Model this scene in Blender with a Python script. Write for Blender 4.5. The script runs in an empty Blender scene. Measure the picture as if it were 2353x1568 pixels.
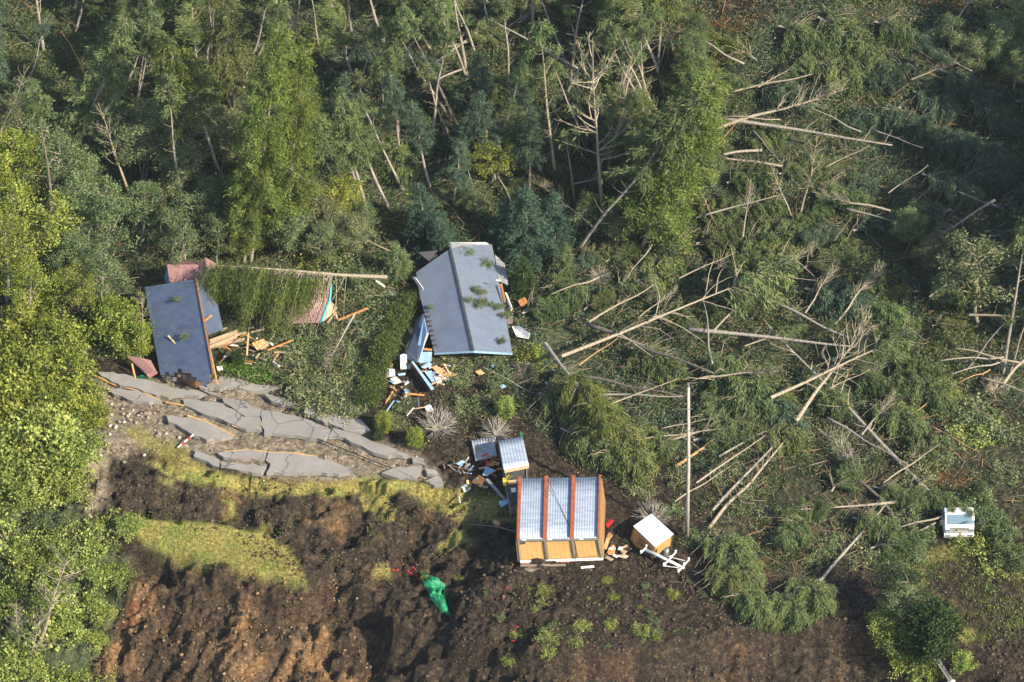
import bpy, bmesh, math, random
import numpy as np
from mathutils import Vector, Matrix

R = math.radians
random.seed(7)
rng = np.random.default_rng(11)

# ------------------------------------------------------------------ camera, sky, sun
scene = bpy.context.scene
C = scene.collection
PITCH, DIST, FPX = R(40), 260.0, 8060.0          # looking down 40 degrees from 260 m
PW, PH = 2353.0, 1568.0                          # measuring frame of the photograph
FW = np.array([0, math.cos(PITCH), -math.sin(PITCH)])
UP = np.array([0, math.sin(PITCH), math.cos(PITCH)])
CAM = -DIST * FW
cam = bpy.data.cameras.new('camera')
cam.sensor_width = 36.0
cam.lens = 36.0 * FPX / PW
cam.clip_start, cam.clip_end = 1.0, 4000.0
camo = bpy.data.objects.new('camera', cam)
camo.location = CAM
camo.rotation_euler = (R(90) - PITCH, 0, 0)
C.objects.link(camo)
scene.camera = camo

SUN_EL, SUN_AZ = R(36), R(37)                    # sun to the right, on the camera's side
SUN = Vector((math.cos(SUN_EL) * math.cos(SUN_AZ), -math.cos(SUN_EL) * math.sin(SUN_AZ), math.sin(SUN_EL)))
world = bpy.data.worlds.new('World')
scene.world = world
world.use_nodes = True
wn = world.node_tree
sky = wn.nodes.new('ShaderNodeTexSky')
sky.sky_type = 'NISHITA'
sky.sun_disc = False
sky.sun_elevation = SUN_EL
sky.sun_rotation = math.atan2(SUN.x, SUN.y)
wn.links.new(sky.outputs[0], wn.nodes['Background'].inputs[0])
wn.nodes['Background'].inputs[1].default_value = 0.135
sl = bpy.data.lights.new('sun', 'SUN')
sl.energy, sl.angle, sl.color = 5.0, R(0.5), (1.0, 0.875, 0.67)
so = bpy.data.objects.new('sun', sl)
so.rotation_euler = SUN.to_track_quat('Z', 'Y').to_euler()
so.location = (60, -60, 80)
C.objects.link(so)
vs = scene.view_settings
vs.view_transform, vs.look, vs.gamma, vs.exposure = 'Standard', 'None', 1.0, 1.08
scene.cycles.max_bounces, scene.cycles.diffuse_bounces, scene.cycles.transmission_bounces = 6, 3, 4

# ------------------------------------------------------------------ projection and noise helpers
def project(P):
    d = np.asarray(P, float) - CAM
    z = d @ FW
    return PW / 2 + FPX * d[..., 0] / z, PH / 2 - FPX * (d @ UP) / z

def ray(u, v):
    d = FW + np.array([1, 0, 0]) * (u - PW / 2) / FPX + UP * (PH / 2 - v) / FPX
    return d / np.linalg.norm(d)

def W(u, v, z):                                   # pixel -> point on the level plane at height z
    d = ray(u, v)
    return Vector(CAM + d * (z - CAM[2]) / d[2])

def Wy(u, v, y):                                  # pixel -> point on the upright plane at depth y
    d = ray(u, v)
    return Vector(CAM + d * (y - CAM[1]) / d[1])

def sstep(a, b, x):
    t = np.clip((x - a) / (b - a), 0, 1)
    return t * t * (3 - 2 * t)

def vnoise(x, y, seed=0):
    xi, yi = np.floor(x).astype(np.int64), np.floor(y).astype(np.int64)
    fx, fy = x - xi, y - yi
    fx, fy = fx * fx * (3 - 2 * fx), fy * fy * (3 - 2 * fy)
    def h(a, b):
        n = (a * 374761393 + b * 668265263 + seed * 974711) & 0x7fffffff
        n = ((n ^ (n >> 13)) * 1274126177) & 0x7fffffff
        return ((n ^ (n >> 16)) & 0xffff) / 65535.0
    return (h(xi, yi) * (1 - fx) + h(xi + 1, yi) * fx) * (1 - fy) + (h(xi, yi + 1) * (1 - fx) + h(xi + 1, yi + 1) * fx) * fy

def fbm(x, y, f, octv=4, seed=0):
    s, a, t = 0, 1.0, 0
    for k in range(octv):
        s = s + a * (vnoise(x * f + 17.3 * k, y * f - 9.1 * k, seed + k) - .5)
        t += a
        a *= .5
        f *= 2.03
    return s / t * 2

def polymask(u, v, poly, soft):                   # 1 inside the polygon, fading over `soft`
    p = np.array(poly, float)
    ins = np.zeros(u.shape, bool)
    dm = np.full(u.shape, 1e9)
    for (x0, y0), (x1, y1) in zip(p, np.roll(p, -1, 0)):
        c = (y0 > v) != (y1 > v)
        with np.errstate(divide='ignore', invalid='ignore'):
            ins ^= c & (u < (x1 - x0) * (v - y0) / (y1 - y0 + 1e-12) + x0)
        ex, ey = x1 - x0, y1 - y0
        t = np.clip(((u - x0) * ex + (v - y0) * ey) / (ex * ex + ey * ey + 1e-9), 0, 1)
        dm = np.minimum(dm, np.hypot(u - x0 - t * ex, v - y0 - t * ey))
    return sstep(-soft, soft, np.where(ins, dm, -dm))

# ------------------------------------------------------------------ ground outlines
ROADZONE = [(190, 850), (300, 872), (520, 868), (650, 905), (760, 960), (850, 1000), (960, 1035), (1020, 1090), (1015, 1115), (900, 1100),
            (800, 1098), (600, 1098), (440, 1052), (370, 975), (250, 925), (195, 890)]
GRASSBAND = [(340, 1060), (440, 1062), (560, 1100), (700, 1110), (830, 1098), (960, 1110), (1120, 1135), (1180, 1170), (1150, 1180), (1020, 1165),
             (900, 1128), (720, 1135), (560, 1140), (480, 1120), (370, 1090)]
GRASSBAND2 = [(330, 985), (430, 1040), (480, 1085), (420, 1075), (330, 1030), (290, 990)]
TONGUE = [(250, 1190), (330, 1192), (480, 1212), (600, 1222), (660, 1262), (712, 1345), (640, 1338), (500, 1306), (400, 1275), (300, 1228)]
SHELF = [(1000, 1120), (1190, 1150), (1190, 1205), (1060, 1200), (960, 1160)]
GRAVEL = [(195, 900), (300, 920), (400, 975), (420, 1030), (330, 1030), (250, 1060), (245, 1170), (195, 1185), (190, 1050)]
ORANGE = [(250, 1340), (420, 1300), (560, 1310), (700, 1345), (790, 1335), (820, 1400), (880, 1480), (860, 1560), (800, 1660), (180, 1700), (230, 1480)]
FOREST = [(-600, -600), (3000, -600), (3000, 940), (2353, 950), (2200, 880), (2130, 980), (1830, 960), (1690, 1090), (1480, 1055), (1330, 1000),
          (1250, 1000), (1150, 880), (1080, 850), (860, 830), (835, 950), (660, 880), (640, 850), (500, 835), (330, 790), (215, 760), (190, 850), (-600, 900)]
LEFTBUSH = [(-600, 880), (190, 830), (235, 960), (185, 1180), (290, 1290), (300, 1350), (240, 1480), (150, 1700), (-600, 1800)]
BAREHILL = [(1560, -20), (1600, 80), (1660, 95), (1800, 30), (1900, -30), (2060, -20), (2150, 90), (2230, 60), (2230, -100), (1500, -100)]
RIGHTSOIL = [(1830, 960), (2130, 990), (2200, 890), (2353, 960), (2700, 1000), (2700, 1180), (2353, 1180), (2150, 1260), (1850, 1350), (1650, 1260), (1600, 1130), (1690, 1090)]
WEEDS = [(2080, 1300), (2240, 1240), (2353, 1190), (2700, 1200), (2700, 1480), (2353, 1450), (2250, 1500), (2120, 1420)]

# scarp: the edge below which the terrace has slid away
SCARP = [(-900, 1290, -2), (0, 1270, -2), (250, 1235, -2), (330, 1245, -2), (420, 1290, -2), (500, 1306, -2), (640, 1337, -2), (712, 1347, -2), (770, 1330, -2),
         (850, 1335, -1.7), (900, 1395, -1), (1000, 1430, -.6), (1100, 1452, -.4), (1250, 1500, -.4), (1500, 1492, -.4), (1700, 1445, -.4), (1950, 1430, -.4),
         (2100, 1480, -.4), (2353, 1570, -.4), (3200, 1650, -.4)]
sc_pts = [W(*p) for p in SCARP]
SCX, SCY = np.array([p.x for p in sc_pts]), np.array([p.y for p in sc_pts])

def ground_base(x, y):
    hill = 10 - 1.5 * sstep(8, 30, x) * 2
    z = .34 * np.log1p(np.exp((y - hill) / 1.5)) * 1.5
    z = z + .9 * fbm(x, y, .07, 3, 5) * sstep(8, 16, y)
    z = z - 2.1 * sstep(-13.5, -20.5, y) * sstep(1, -7, x)
    z = z - .35 * sstep(-10, -24, y)
    xw = x + .8 * fbm(x, y, .5, 3, 60)
    d = np.interp(xw, SCX, SCY) - y + .7 * fbm(x, y, .45, 3, 61)
    z = z - 1.5 * sstep(0, .9, d) - .62 * np.clip(d - .2, 0, 17) - .1 * np.clip(d - 17, 0, 400)
    return z, d

fine_x = np.arange(-42, 42.01, .15)
fine_y = np.arange(-40, 46.01, .15)
def extend(a, far):
    lo = a[0] - np.cumsum(np.geomspace(.3, far, 26))
    hi = a[-1] + np.cumsum(np.geomspace(.3, far, 26))
    return np.concatenate([lo[::-1], a, hi])
gx, gy = extend(fine_x, 16), extend(fine_y, 16)
GX, GY = np.meshgrid(gx, gy)
Z0, SD = ground_base(GX, GY)
U0, V0 = project(np.stack([GX, GY, Z0], -1))
Uw = U0 + 14 * fbm(GX, GY, .6, 3, 80)
Vw = V0 + 12 * fbm(GX, GY, .6, 3, 81)
m_road = polymask(U0, V0, ROADZONE, 10)
m_tongue = polymask(Uw, Vw, TONGUE, 8)
m_band = np.maximum(polymask(Uw, Vw, GRASSBAND, 9), polymask(Uw, Vw, GRASSBAND2, 12))
m_shelf = polymask(Uw, Vw, SHELF, 10)
m_forest = polymask(U0, V0, FOREST, 40)
scar = sstep(-.3, 1.0, SD)
# clods, hummocks and rills
soil = (1 - m_road) * (1 - .85 * m_tongue) * (1 - .5 * m_band)
midslump = sstep(-12, -15, GY) * sstep(5, 0, GX)
rough = fbm(GX, GY, .35, 4, 20) * (.25 + .55 * midslump * (1 - m_tongue)) * soil
clod = np.abs(fbm(GX, GY, 1.1, 4, 30)) * (.18 + .34 * midslump + .03 * scar) * soil * sstep(16, 4, GY)
clod = clod + (np.abs(fbm(GX, GY, 2.1, 3, 33)) * .26 + np.abs(fbm(GX, GY, .9, 4, 35)) * .30 * scar + fbm(GX, GY, 3.2, 2, 36) * .10) * soil * sstep(-8, -13, GY)
skew = GX + .45 * np.minimum(SD, 8) * sstep(8, -4, GX)
rill = (np.abs(fbm(skew, GY * .10, .42, 3, 40)) * 2.1 - .4) * sstep(.2, 2.5, SD) + fbm(skew, GY * .22, 1.5, 3, 44) * .3 * sstep(.2, 1.5, SD)
steps = sstep(.05, -.06, fbm(GX, GY * 2.2, .42, 4, 90)) * .75 * midslump * (1 - m_tongue) * (1 - m_road)
roadrough = m_road * (-.38 + .45 * np.abs(fbm(GX, GY, .9, 4, 50)))
litterbump = m_forest * (.35 * fbm(GX, GY, .5, 4, 55))
Z = Z0 + rough + clod + rill * .85 - steps + roadrough + litterbump + .3 * m_tongue
pit = polymask(Uw, Vw, [(330, 1240), (400, 1268), (480, 1300), (470, 1345), (380, 1330), (300, 1290)], 14)
Z = Z - 1.1 * pit
GZ = Z
U1, V1 = project(np.stack([GX, GY, Z], -1))

def gz(x, y):                                     # height of the built ground
    x, y = np.asarray(x, float), np.asarray(y, float)
    i = np.clip(np.searchsorted(gx, x) - 1, 0, len(gx) - 2)
    j = np.clip(np.searchsorted(gy, y) - 1, 0, len(gy) - 2)
    a, b = (x - gx[i]) / (gx[i + 1] - gx[i]), (y - gy[j]) / (gy[j + 1] - gy[j])
    return (GZ[j, i] * (1 - a) + GZ[j, i + 1] * a) * (1 - b) + (GZ[j + 1, i] * (1 - a) + GZ[j + 1, i + 1] * a) * b

def at(u, v, h=0.0):                              # pixel -> point h above the ground
    d = ray(u, v)
    t = np.arange(DIST - 75, DIST + 110, .25)
    P = CAM + d * t[:, None]
    f = P[:, 2] - gz(P[:, 0], P[:, 1]) - h
    k = int(np.argmax(f < 0))
    if k == 0:
        k = len(t) - 1
    a, b = f[k - 1], f[k]
    tt = t[k - 1] + .25 * a / (a - b + 1e-9)
    return Vector(CAM + d * tt)

# ------------------------------------------------------------------ materials
def new_mat(name):
    m = bpy.data.materials.new(name)
    m.use_nodes = True
    nt = m.node_tree
    return m, nt, nt.nodes['Principled BSDF']

def N(nt, kind, **kw):
    n = nt.nodes.new('ShaderNode' + kind)
    for k, v in kw.items():
        if k.startswith('i_'):
            n.inputs[k[2:].replace('_', ' ')].default_value = v
        else:
            setattr(n, k, v)
    return n

def ramp(nt, fac, stops):
    r = nt.nodes.new('ShaderNodeValToRGB')
    e = r.color_ramp.elements
    while len(e) < len(stops):
        e.new(.5)
    for el, (p, c) in zip(e, stops):
        el.position = p
        el.color = (*c, 1)
    nt.links.new(fac, r.inputs[0])
    return r.outputs[0]

def mixc(nt, fac, a, b, mode='MIX'):
    m = nt.nodes.new('ShaderNodeMix')
    m.data_type, m.blend_type = 'RGBA', mode
    for s, v in ((0, fac), (6, a), (7, b)):
        if hasattr(v, 'is_output'):
            nt.links.new(v, m.inputs[s])
        else:
            m.inputs[s].default_value = v if s == 0 else (*v, 1)
    return m.outputs[2]

def noise(nt, scale, detail=4, vec=None, rough=.6, dist=0):
    n = N(nt, 'TexNoise', i_Scale=scale, i_Detail=detail, i_Roughness=rough, i_Distortion=dist)
    if vec is not None:
        nt.links.new(vec, n.inputs['Vector'])
    return n.outputs['Fac']

def coords(nt, kind='Object', scale=None):
    t = nt.nodes.new('ShaderNodeTexCoord').outputs[kind]
    if scale:
        mp = N(nt, 'Mapping')
        mp.inputs['Scale'].default_value = scale
        nt.links.new(t, mp.inputs[0])
        return mp.outputs[0]
    return t

def bump(nt, p, h, strength, dist):
    b = N(nt, 'Bump', i_Strength=strength, i_Distance=dist)
    nt.links.new(h, b.inputs['Height'])
    nt.links.new(b.outputs[0], p.inputs['Normal'])

def plain(name, col, col2=None, scale=3.0, rough=.7, metal=0.0, stretch=None, spec=.3, b=0.0):
    m, nt, p = new_mat(name)
    col2 = col2 or tuple(c * .72 for c in col)
    f = noise(nt, scale, 5, coords(nt, 'Object', stretch), .65)
    c = ramp(nt, f, [(.32, col2), (.62, col)])
    nt.links.new(c, p.inputs['Base Color'])
    p.inputs['Roughness'].default_value = rough
    p.inputs['Metallic'].default_value = metal
    p.inputs['Specular IOR Level'].default_value = spec
    if b:
        bump(nt, p, f, b, .05)
    return m

def leafmat(name, dark, mid, light, trans=.30, var=.18):
    m, nt, p = new_mat(name)
    a = N(nt, 'Attribute', attribute_name='tint')
    c = ramp(nt, a.outputs['Fac'], [(0.0, dark), (.5, mid), (1.0, light)])
    oi = N(nt, 'ObjectInfo')
    mr = N(nt, 'MapRange')
    mr.inputs[3].default_value, mr.inputs[4].default_value = 1 - var, 1 + var
    nt.links.new(oi.outputs['Random'], mr.inputs[0])
    hs = N(nt, 'HueSaturation')
    nt.links.new(mr.outputs[0], hs.inputs['Value'])
    mh = N(nt, 'MapRange')
    mh.inputs[3].default_value, mh.inputs[4].default_value = .485, .51
    w2 = N(nt, 'Math', operation='FRACT')
    w1 = N(nt, 'Math', operation='MULTIPLY')
    w1.inputs[1].default_value = 7.31
    nt.links.new(oi.outputs['Random'], w1.inputs[0])
    nt.links.new(w1.outputs[0], w2.inputs[0])
    nt.links.new(w2.outputs[0], mh.inputs[0])
    nt.links.new(mh.outputs[0], hs.inputs['Hue'])
    nt.links.new(c, hs.inputs['Color'])
    nt.links.new(hs.outputs[0], p.inputs['Base Color'])
    p.inputs['Roughness'].default_value = .6
    p.inputs['Specular IOR Level'].default_value = .22
    tr = N(nt, 'BsdfTranslucent')
    nt.links.new(hs.outputs[0], tr.inputs[0])
    mx = N(nt, 'MixShader')
    mx.inputs[0].default_value = trans
    nt.links.new(p.outputs[0], mx.inputs[1])
    nt.links.new(tr.outputs[0], mx.inputs[2])
    nt.links.new(mx.outputs[0], nt.nodes['Material Output'].inputs[0])
    return m

M = {}
M['larch'] = leafmat('larch_needles', (.044, .074, .028), (.102, .150, .052), (.195, .240, .088))
M['darklarch'] = leafmat('dark_larch_needles', (.026, .054, .034), (.060, .106, .064), (.115, .165, .098))  # darker larch tone; in the upper right it carries shade in its colour
M['olive'] = leafmat('olive_larch_needles', (.054, .074, .022), (.124, .152, .046), (.215, .238, .082))
M['cedar'] = leafmat('yellow_green_cedar', (.050, .082, .018), (.110, .150, .030), (.195, .235, .055))
M['spruce'] = leafmat('blue_green_spruce', (.025, .055, .038), (.050, .100, .066), (.110, .175, .115))
M['yellowleaf'] = leafmat('yellow_green_leaves', (.070, .110, .018), (.175, .222, .034), (.33, .36, .075))
M['midleaf'] = leafmat('green_leaves', (.050, .088, .032), (.118, .170, .064), (.215, .265, .125))
M['paleleaf'] = leafmat('pale_leaves', (.066, .090, .038), (.140, .170, .070), (.26, .285, .135))
M['brightleaf'] = leafmat('bright_green_weeds', (.085, .125, .026), (.200, .260, .055), (.36, .42, .125))
M['darkleaf'] = leafmat('dark_green_leaves', (.014, .032, .010), (.034, .062, .017), (.080, .120, .034))
M['drybrush'] = leafmat('dry_brush', (.075, .055, .032), (.150, .115, .065), (.26, .21, .12), .15)

def bark(name, a, b, c):
    m, nt, p = new_mat(name)
    f = noise(nt, 2.2, 6, coords(nt, 'Object', (3, 3, .6)), .7)
    nt.links.new(ramp(nt, f, [(.30, a), (.5, b), (.70, c)]), p.inputs['Base Color'])
    p.inputs['Roughness'].default_value = .85
    p.inputs['Specular IOR Level'].default_value = .15
    bump(nt, p, f, .5, .06)
    return m
M['bark'] = bark('grey_larch_bark', (.13, .112, .092), (.245, .222, .188), (.37, .345, .30))
M['palebark'] = bark('pale_stripped_bark', (.15, .12, .085), (.265, .225, .165), (.40, .35, .27))
M['darkbark'] = bark('dark_grey_bark', (.07, .058, .050), (.13, .11, .092), (.21, .185, .155))
M['orangebark'] = bark('orange_torn_bark', (.22, .11, .045), (.38, .22, .10), (.48, .33, .19))
M['twig'] = bark('weathered_twigs', (.16, .13, .095), (.28, .24, .175), (.41, .36, .27))

# ground: earth of several kinds, weighted by zones stored on the mesh
def ground_mat():
    m, nt, p = new_mat('earth')
    z1 = N(nt, 'Attribute', attribute_name='zone_a')
    z2 = N(nt, 'Attribute', attribute_name='zone_b')
    s1 = N(nt, 'SeparateColor')
    s2 = N(nt, 'SeparateColor')
    nt.links.new(z1.outputs['Color'], s1.inputs[0])
    nt.links.new(z2.outputs['Color'], s2.inputs[0])
    co = coords(nt)
    n1, n2, n3 = noise(nt, .55, 6, co, .7), noise(nt, 2.4, 6, co, .72), noise(nt, 7.0, 5, co, .7)
    dark = ramp(nt, n2, [(.30, (.015, .012, .010)), (.50, (.034, .027, .021)), (.63, (.070, .053, .038)), (.78, (.18, .135, .09))])
    dark = mixc(nt, ramp(nt, n1, [(.56, (0, 0, 0)), (.72, (.7, .7, .7))]), dark, (.088, .064, .043))
    orange = ramp(nt, n2, [(.28, (.050, .034, .022)), (.45, (.135, .082, .042)), (.6, (.25, .155, .080)), (.78, (.33, .225, .13))])
    red = ramp(nt, n3, [(.3, (.10, .035, .016)), (.7, (.24, .095, .042))])
    orange = mixc(nt, ramp(nt, noise(nt, .4, 3, co), [(.60, (0, 0, 0)), (.70, (.7, .7, .7))]), orange, red)
    grass = ramp(nt, n3, [(.28, (.120, .098, .036)), (.5, (.235, .205, .065)), (.72, (.36, .31, .11))])
    grass = mixc(nt, ramp(nt, n1, [(.45, (0, 0, 0)), (.65, (.8, .8, .8))]), grass, (.150, .190, .045))
    gravel = ramp(nt, n2, [(.28, (.080, .066, .048)), (.5, (.185, .155, .112)), (.72, (.32, .28, .21))])
    litter = ramp(nt, n2, [(.28, (.022, .032, .018)), (.48, (.054, .072, .036)), (.64, (.090, .094, .052)), (.80, (.080, .120, .052))])
    c = mixc(nt, s1.outputs[1], dark, orange)
    c = mixc(nt, s2.outputs[0], c, litter)
    c = mixc(nt, s1.outputs[2], c, gravel)
    c = mixc(nt, s1.outputs[0], c, grass)
    c = mixc(nt, s2.outputs[1], c, red)
    c = mixc(nt, 1.0, c, ramp(nt, noise(nt, 5.0, 6, co, .8), [(.32, (.35, .35, .36)), (.50, (.95, .95, .95)), (.68, (1.75, 1.7, 1.6))]), 'MULTIPLY')
    nt.links.new(c, p.inputs['Base Color'])
    p.inputs['Roughness'].default_value = .95
    p.inputs['Specular IOR Level'].default_value = .08
    h = N(nt, 'Math', operation='ADD')
    nt.links.new(n2, h.inputs[0])
    nt.links.new(n3, h.inputs[1])
    bump(nt, p, h.outputs[0], .9, .16)
    return m
M['earth'] = ground_mat()

# ------------------------------------------------------------------ mesh and object helpers
def np_mesh(name, verts, faces, tint=None, smooth=False, cols=None):
    """verts (n,3); faces: (m,k) array or list of such arrays"""
    me = bpy.data.meshes.new(name)
    fl = faces if isinstance(faces, list) else [faces]
    verts = np.asarray(verts, np.float32)
    loops = np.concatenate([np.asarray(f, np.int32).ravel() for f in fl])
    tot = np.concatenate([np.full(len(f), f.shape[1], np.int32) for f in fl])
    start = np.concatenate([[0], np.cumsum(tot)[:-1]]).astype(np.int32)
    me.vertices.add(len(verts))
    me.vertices.foreach_set('co', verts.ravel())
    me.loops.add(len(loops))
    me.loops.foreach_set('vertex_index', loops)
    me.polygons.add(len(tot))
    me.polygons.foreach_set('loop_start', start)
    me.polygons.foreach_set('loop_total', tot)
    if smooth:
        me.polygons.foreach_set('use_smooth', np.ones(len(tot), bool))
    if tint is not None:
        a = me.attributes.new('tint', 'FLOAT', 'POINT')
        a.data.foreach_set('value', np.asarray(tint, np.float32))
    for k, c in (cols or {}).items():
        a = me.attributes.new(k, 'FLOAT_COLOR', 'POINT')
        a.data.foreach_set('color', np.asarray(c, np.float32).ravel())
    me.update(calc_edges=True)
    return me

def add(name, me, mat=None, parent=None, kind=None):
    o = bpy.data.objects.new(name, me)
    if mat is not None and me is not None and len(me.materials) == 0:
        me.materials.append(mat)
    C.objects.link(o)
    if parent:
        o.parent = parent
    if kind:
        o['kind'] = kind
    return o

REG = []                                          # things waiting for their label
def tag(o, label, cat, group=None, place=None, pos=None):
    o['category'] = cat
    if group:
        o['group'] = group
    REG.append((o, label, place, pos))
    return o

def empty(name, loc=(0, 0, 0)):
    o = bpy.data.objects.new(name, None)
    o.empty_display_size = .3
    o.location = loc
    C.objects.link(o)
    return o

class MB:                                         # collects simple solids into one mesh
    def __init__(s):
        s.v, s.f, s.uv = [], [], []
    def poly(s, pts, uv=None):
        i = len(s.v)
        s.v += [tuple(p) for p in pts]
        s.f.append(tuple(range(i, i + len(pts))))
        s.uv.append(uv or [(0, 0)] * len(pts))
    def prism(s, top, down, uvtop=None):          # a polygon and its copy moved by `down`
        top = [Vector(p) for p in top]
        bot = [p + Vector(down) for p in top]
        s.poly(top, uvtop)
        s.poly(bot[::-1])
        n = len(top)
        for k in range(n):
            s.poly([top[k], bot[k], bot[(k + 1) % n], top[(k + 1) % n]])
    def box(s, c, sx, sy, sz, rot=None):
        rot = rot or Matrix.Identity(3)
        P = [Vector(c) + rot @ Vector((a * sx / 2, b * sy / 2, d * sz / 2)) for d in (1, -1) for a, b in ((-1, -1), (1, -1), (1, 1), (-1, 1))]
        for q in ((0, 1, 2, 3), (7, 6, 5, 4), (0, 4, 5, 1), (1, 5, 6, 2), (2, 6, 7, 3), (3, 7, 4, 0)):
            s.poly([P[k] for k in q])
    def bar(s, a, b, w, h=None):                  # a squared timber between two points
        a, b = Vector(a), Vector(b)
        d = b - a
        L = d.length
        x = d.normalized()
        y = Vector((0, 0, 1)).cross(x)
        if y.length < 1e-3:
            y = Vector((1, 0, 0))
        y.normalize()
        z = x.cross(y)
        s.box((a + b) / 2, L, w, h or w, Matrix((x, y, z)).transposed())
    def tube(s, pts, radii, n=8, cap=True):
        v, f = tube(pts, radii, n)
        i = len(s.v)
        s.v += [tuple(p) for p in v]
        for q in f:
            s.f.append(tuple(int(k) + i for k in q))
            s.uv.append([(0, 0)] * 4)
        if cap:
            s.f.append(tuple(i + k for k in range(n))[::-1])
            s.uv.append([(0, 0)] * n)
            m = len(v) - n
            s.f.append(tuple(i + m + k for k in range(n)))
            s.uv.append([(0, 0)] * n)
    def mesh(s, name, bevel=0, smooth=False):
        me = bpy.data.meshes.new(name)
        me.from_pydata(s.v, [], s.f)
        uvl = me.uv_layers.new(name='UVMap')
        flat = [c for u in s.uv for p in u for c in p]
        uvl.data.foreach_set('uv', flat)
        bm = bmesh.new()
        bm.from_mesh(me)
        if bevel:
            bmesh.ops.remove_doubles(bm, verts=bm.verts, dist=1e-5)
        bmesh.ops.recalc_face_normals(bm, faces=bm.faces)
        if bevel:
            bmesh.ops.bevel(bm, geom=bm.edges[:], offset=bevel, segments=1, affect='EDGES')
        bm.to_mesh(me)
        bm.free()
        if smooth:
            me.polygons.foreach_set('use_smooth', [True] * len(me.polygons))
        return me
    def build(s, name, mat, parent=None, bevel=0, smooth=False, kind=None):
        return add(name, s.mesh(name, bevel, smooth), mat, parent, kind)

def tube(pts, radii, n=6):
    pts = np.asarray(pts, float)
    radii = np.broadcast_to(np.asarray(radii, float), (len(pts),))
    d = np.gradient(pts, axis=0)
    d /= np.linalg.norm(d, axis=1)[:, None] + 1e-9
    ref = np.array([0, 0, 1.]) if abs(d[len(d) // 2][2]) < .8 else np.array([1., 0, 0])
    a = np.cross(d, ref)
    a /= np.linalg.norm(a, axis=1)[:, None] + 1e-9
    b = np.cross(d, a)
    th = np.linspace(0, 2 * np.pi, n, endpoint=False)
    v = pts[:, None] + radii[:, None, None] * (np.cos(th)[None, :, None] * a[:, None] + np.sin(th)[None, :, None] * b[:, None])
    f = []
    for i in range(len(pts) - 1):
        k = np.arange(n)
        f.append(np.stack([i * n + k, i * n + (k + 1) % n, (i + 1) * n + (k + 1) % n, (i + 1) * n + k], 1))
    return v.reshape(-1, 3), np.concatenate(f)

class NPB:                                        # collects tubes (wood) into one mesh
    def __init__(s):
        s.v, s.f, s.n = [], [], 0
    def tube(s, pts, radii, n=5):
        v, f = tube(pts, radii, n)
        s.v.append(v)
        s.f.append(f + s.n)
        s.n += len(v)
    def mesh(s, name):
        if not s.v:
            return None
        return np_mesh(name, np.concatenate(s.v), np.concatenate(s.f), smooth=True)

def leaves(name, c, d, L, w, tint):               # diamond leaves: centre base c, direction d, length L, half width w
    n = len(c)
    r = rng.normal(size=(n, 3))
    s = np.cross(d, r)
    s /= np.linalg.norm(s, axis=1)[:, None] + 1e-9
    dl = d * L[:, None]
    sw = s * w[:, None]
    v = np.stack([c, c + dl * .45 + sw, c + dl, c + dl * .45 - sw], 1).reshape(-1, 3)
    f = np.arange(4 * n).reshape(n, 4)
    return np_mesh(name, v, f, np.repeat(tint, 4))

def unit(a):
    return a / (np.linalg.norm(a, axis=-1, keepdims=True) + 1e-9)

# ------------------------------------------------------------------ the ground sheet
def build_ground():
    ny, nx = GX.shape
    v = np.stack([GX, GY, GZ], -1).reshape(-1, 3)
    j, i = np.meshgrid(np.arange(ny - 1), np.arange(nx - 1), indexing='ij')
    a = (j * nx + i).ravel()
    f = np.stack([a, a + 1, a + nx + 1, a + nx], 1)
    u, w = U1 + 16 * fbm(GX, GY, .7, 4, 100), V1 + 14 * fbm(GX, GY, .7, 4, 101)
    grass = np.maximum.reduce([polymask(u, w, GRASSBAND, 8), .8 * polymask(u, w, GRASSBAND2, 12), m_tongue * (SD < .35),
                               .75 * polymask(u, w, SHELF, 10), .8 * polymask(u, w, WEEDS, 20) * sstep(-.1, .35, fbm(GX, GY, .4, 3, 111))])
    patch = sstep(.24, .42, fbm(GX, GY, .45, 4, 120)) * polymask(u, w, [(330, 1090), (1120, 1130), (1080, 1250), (860, 1330), (700, 1240), (420, 1180)], 25)
    grass = np.maximum(grass, .85 * patch)
    orange = polymask(u, w, ORANGE, 35) * (.10 + .85 * sstep(-.08, .34, fbm(skew, GY * .6, .5, 5, 121)))
    orange = np.maximum(orange, .7 * polymask(u, w, [(400, 1095), (1120, 1160), (1080, 1290), (860, 1340), (700, 1250), (500, 1180)], 25) * sstep(0, .4, fbm(GX, GY, .5, 4, 122)))
    orange = np.maximum(orange, .25 * sstep(0.15, .5, fbm(GX, GY, .4, 4, 123)) * scar)
    gravel = np.maximum(polymask(u, w, GRAVEL, 14), m_road)
    litter = np.maximum(polymask(u, w, FOREST, 25), polymask(u, w, LEFTBUSH, 20))
    litter = np.maximum(litter, .45 * polymask(u, w, RIGHTSOIL, 30)) * (1 - polymask(u, w, BAREHILL, 15))
    red = np.maximum(.75 * polymask(u, w, BAREHILL, 15) * sstep(-.3, .3, fbm(GX, GY, .5, 3, 131)),
                     .5 * polymask(u, w, RIGHTSOIL, 30) * sstep(.18, .5, fbm(GX, GY, .35, 4, 130)))
    one = np.ones_like(grass)
    za = np.stack([grass, orange, gravel, one], -1).reshape(-1, 4)
    zb = np.stack([litter, red, 0 * one, one], -1).reshape(-1, 4)
    me = np_mesh('ground', v, f, smooth=True, cols={'zone_a': za, 'zone_b': zb})
    add('ground', me, M['earth'], None, 'structure')
build_ground()

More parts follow.
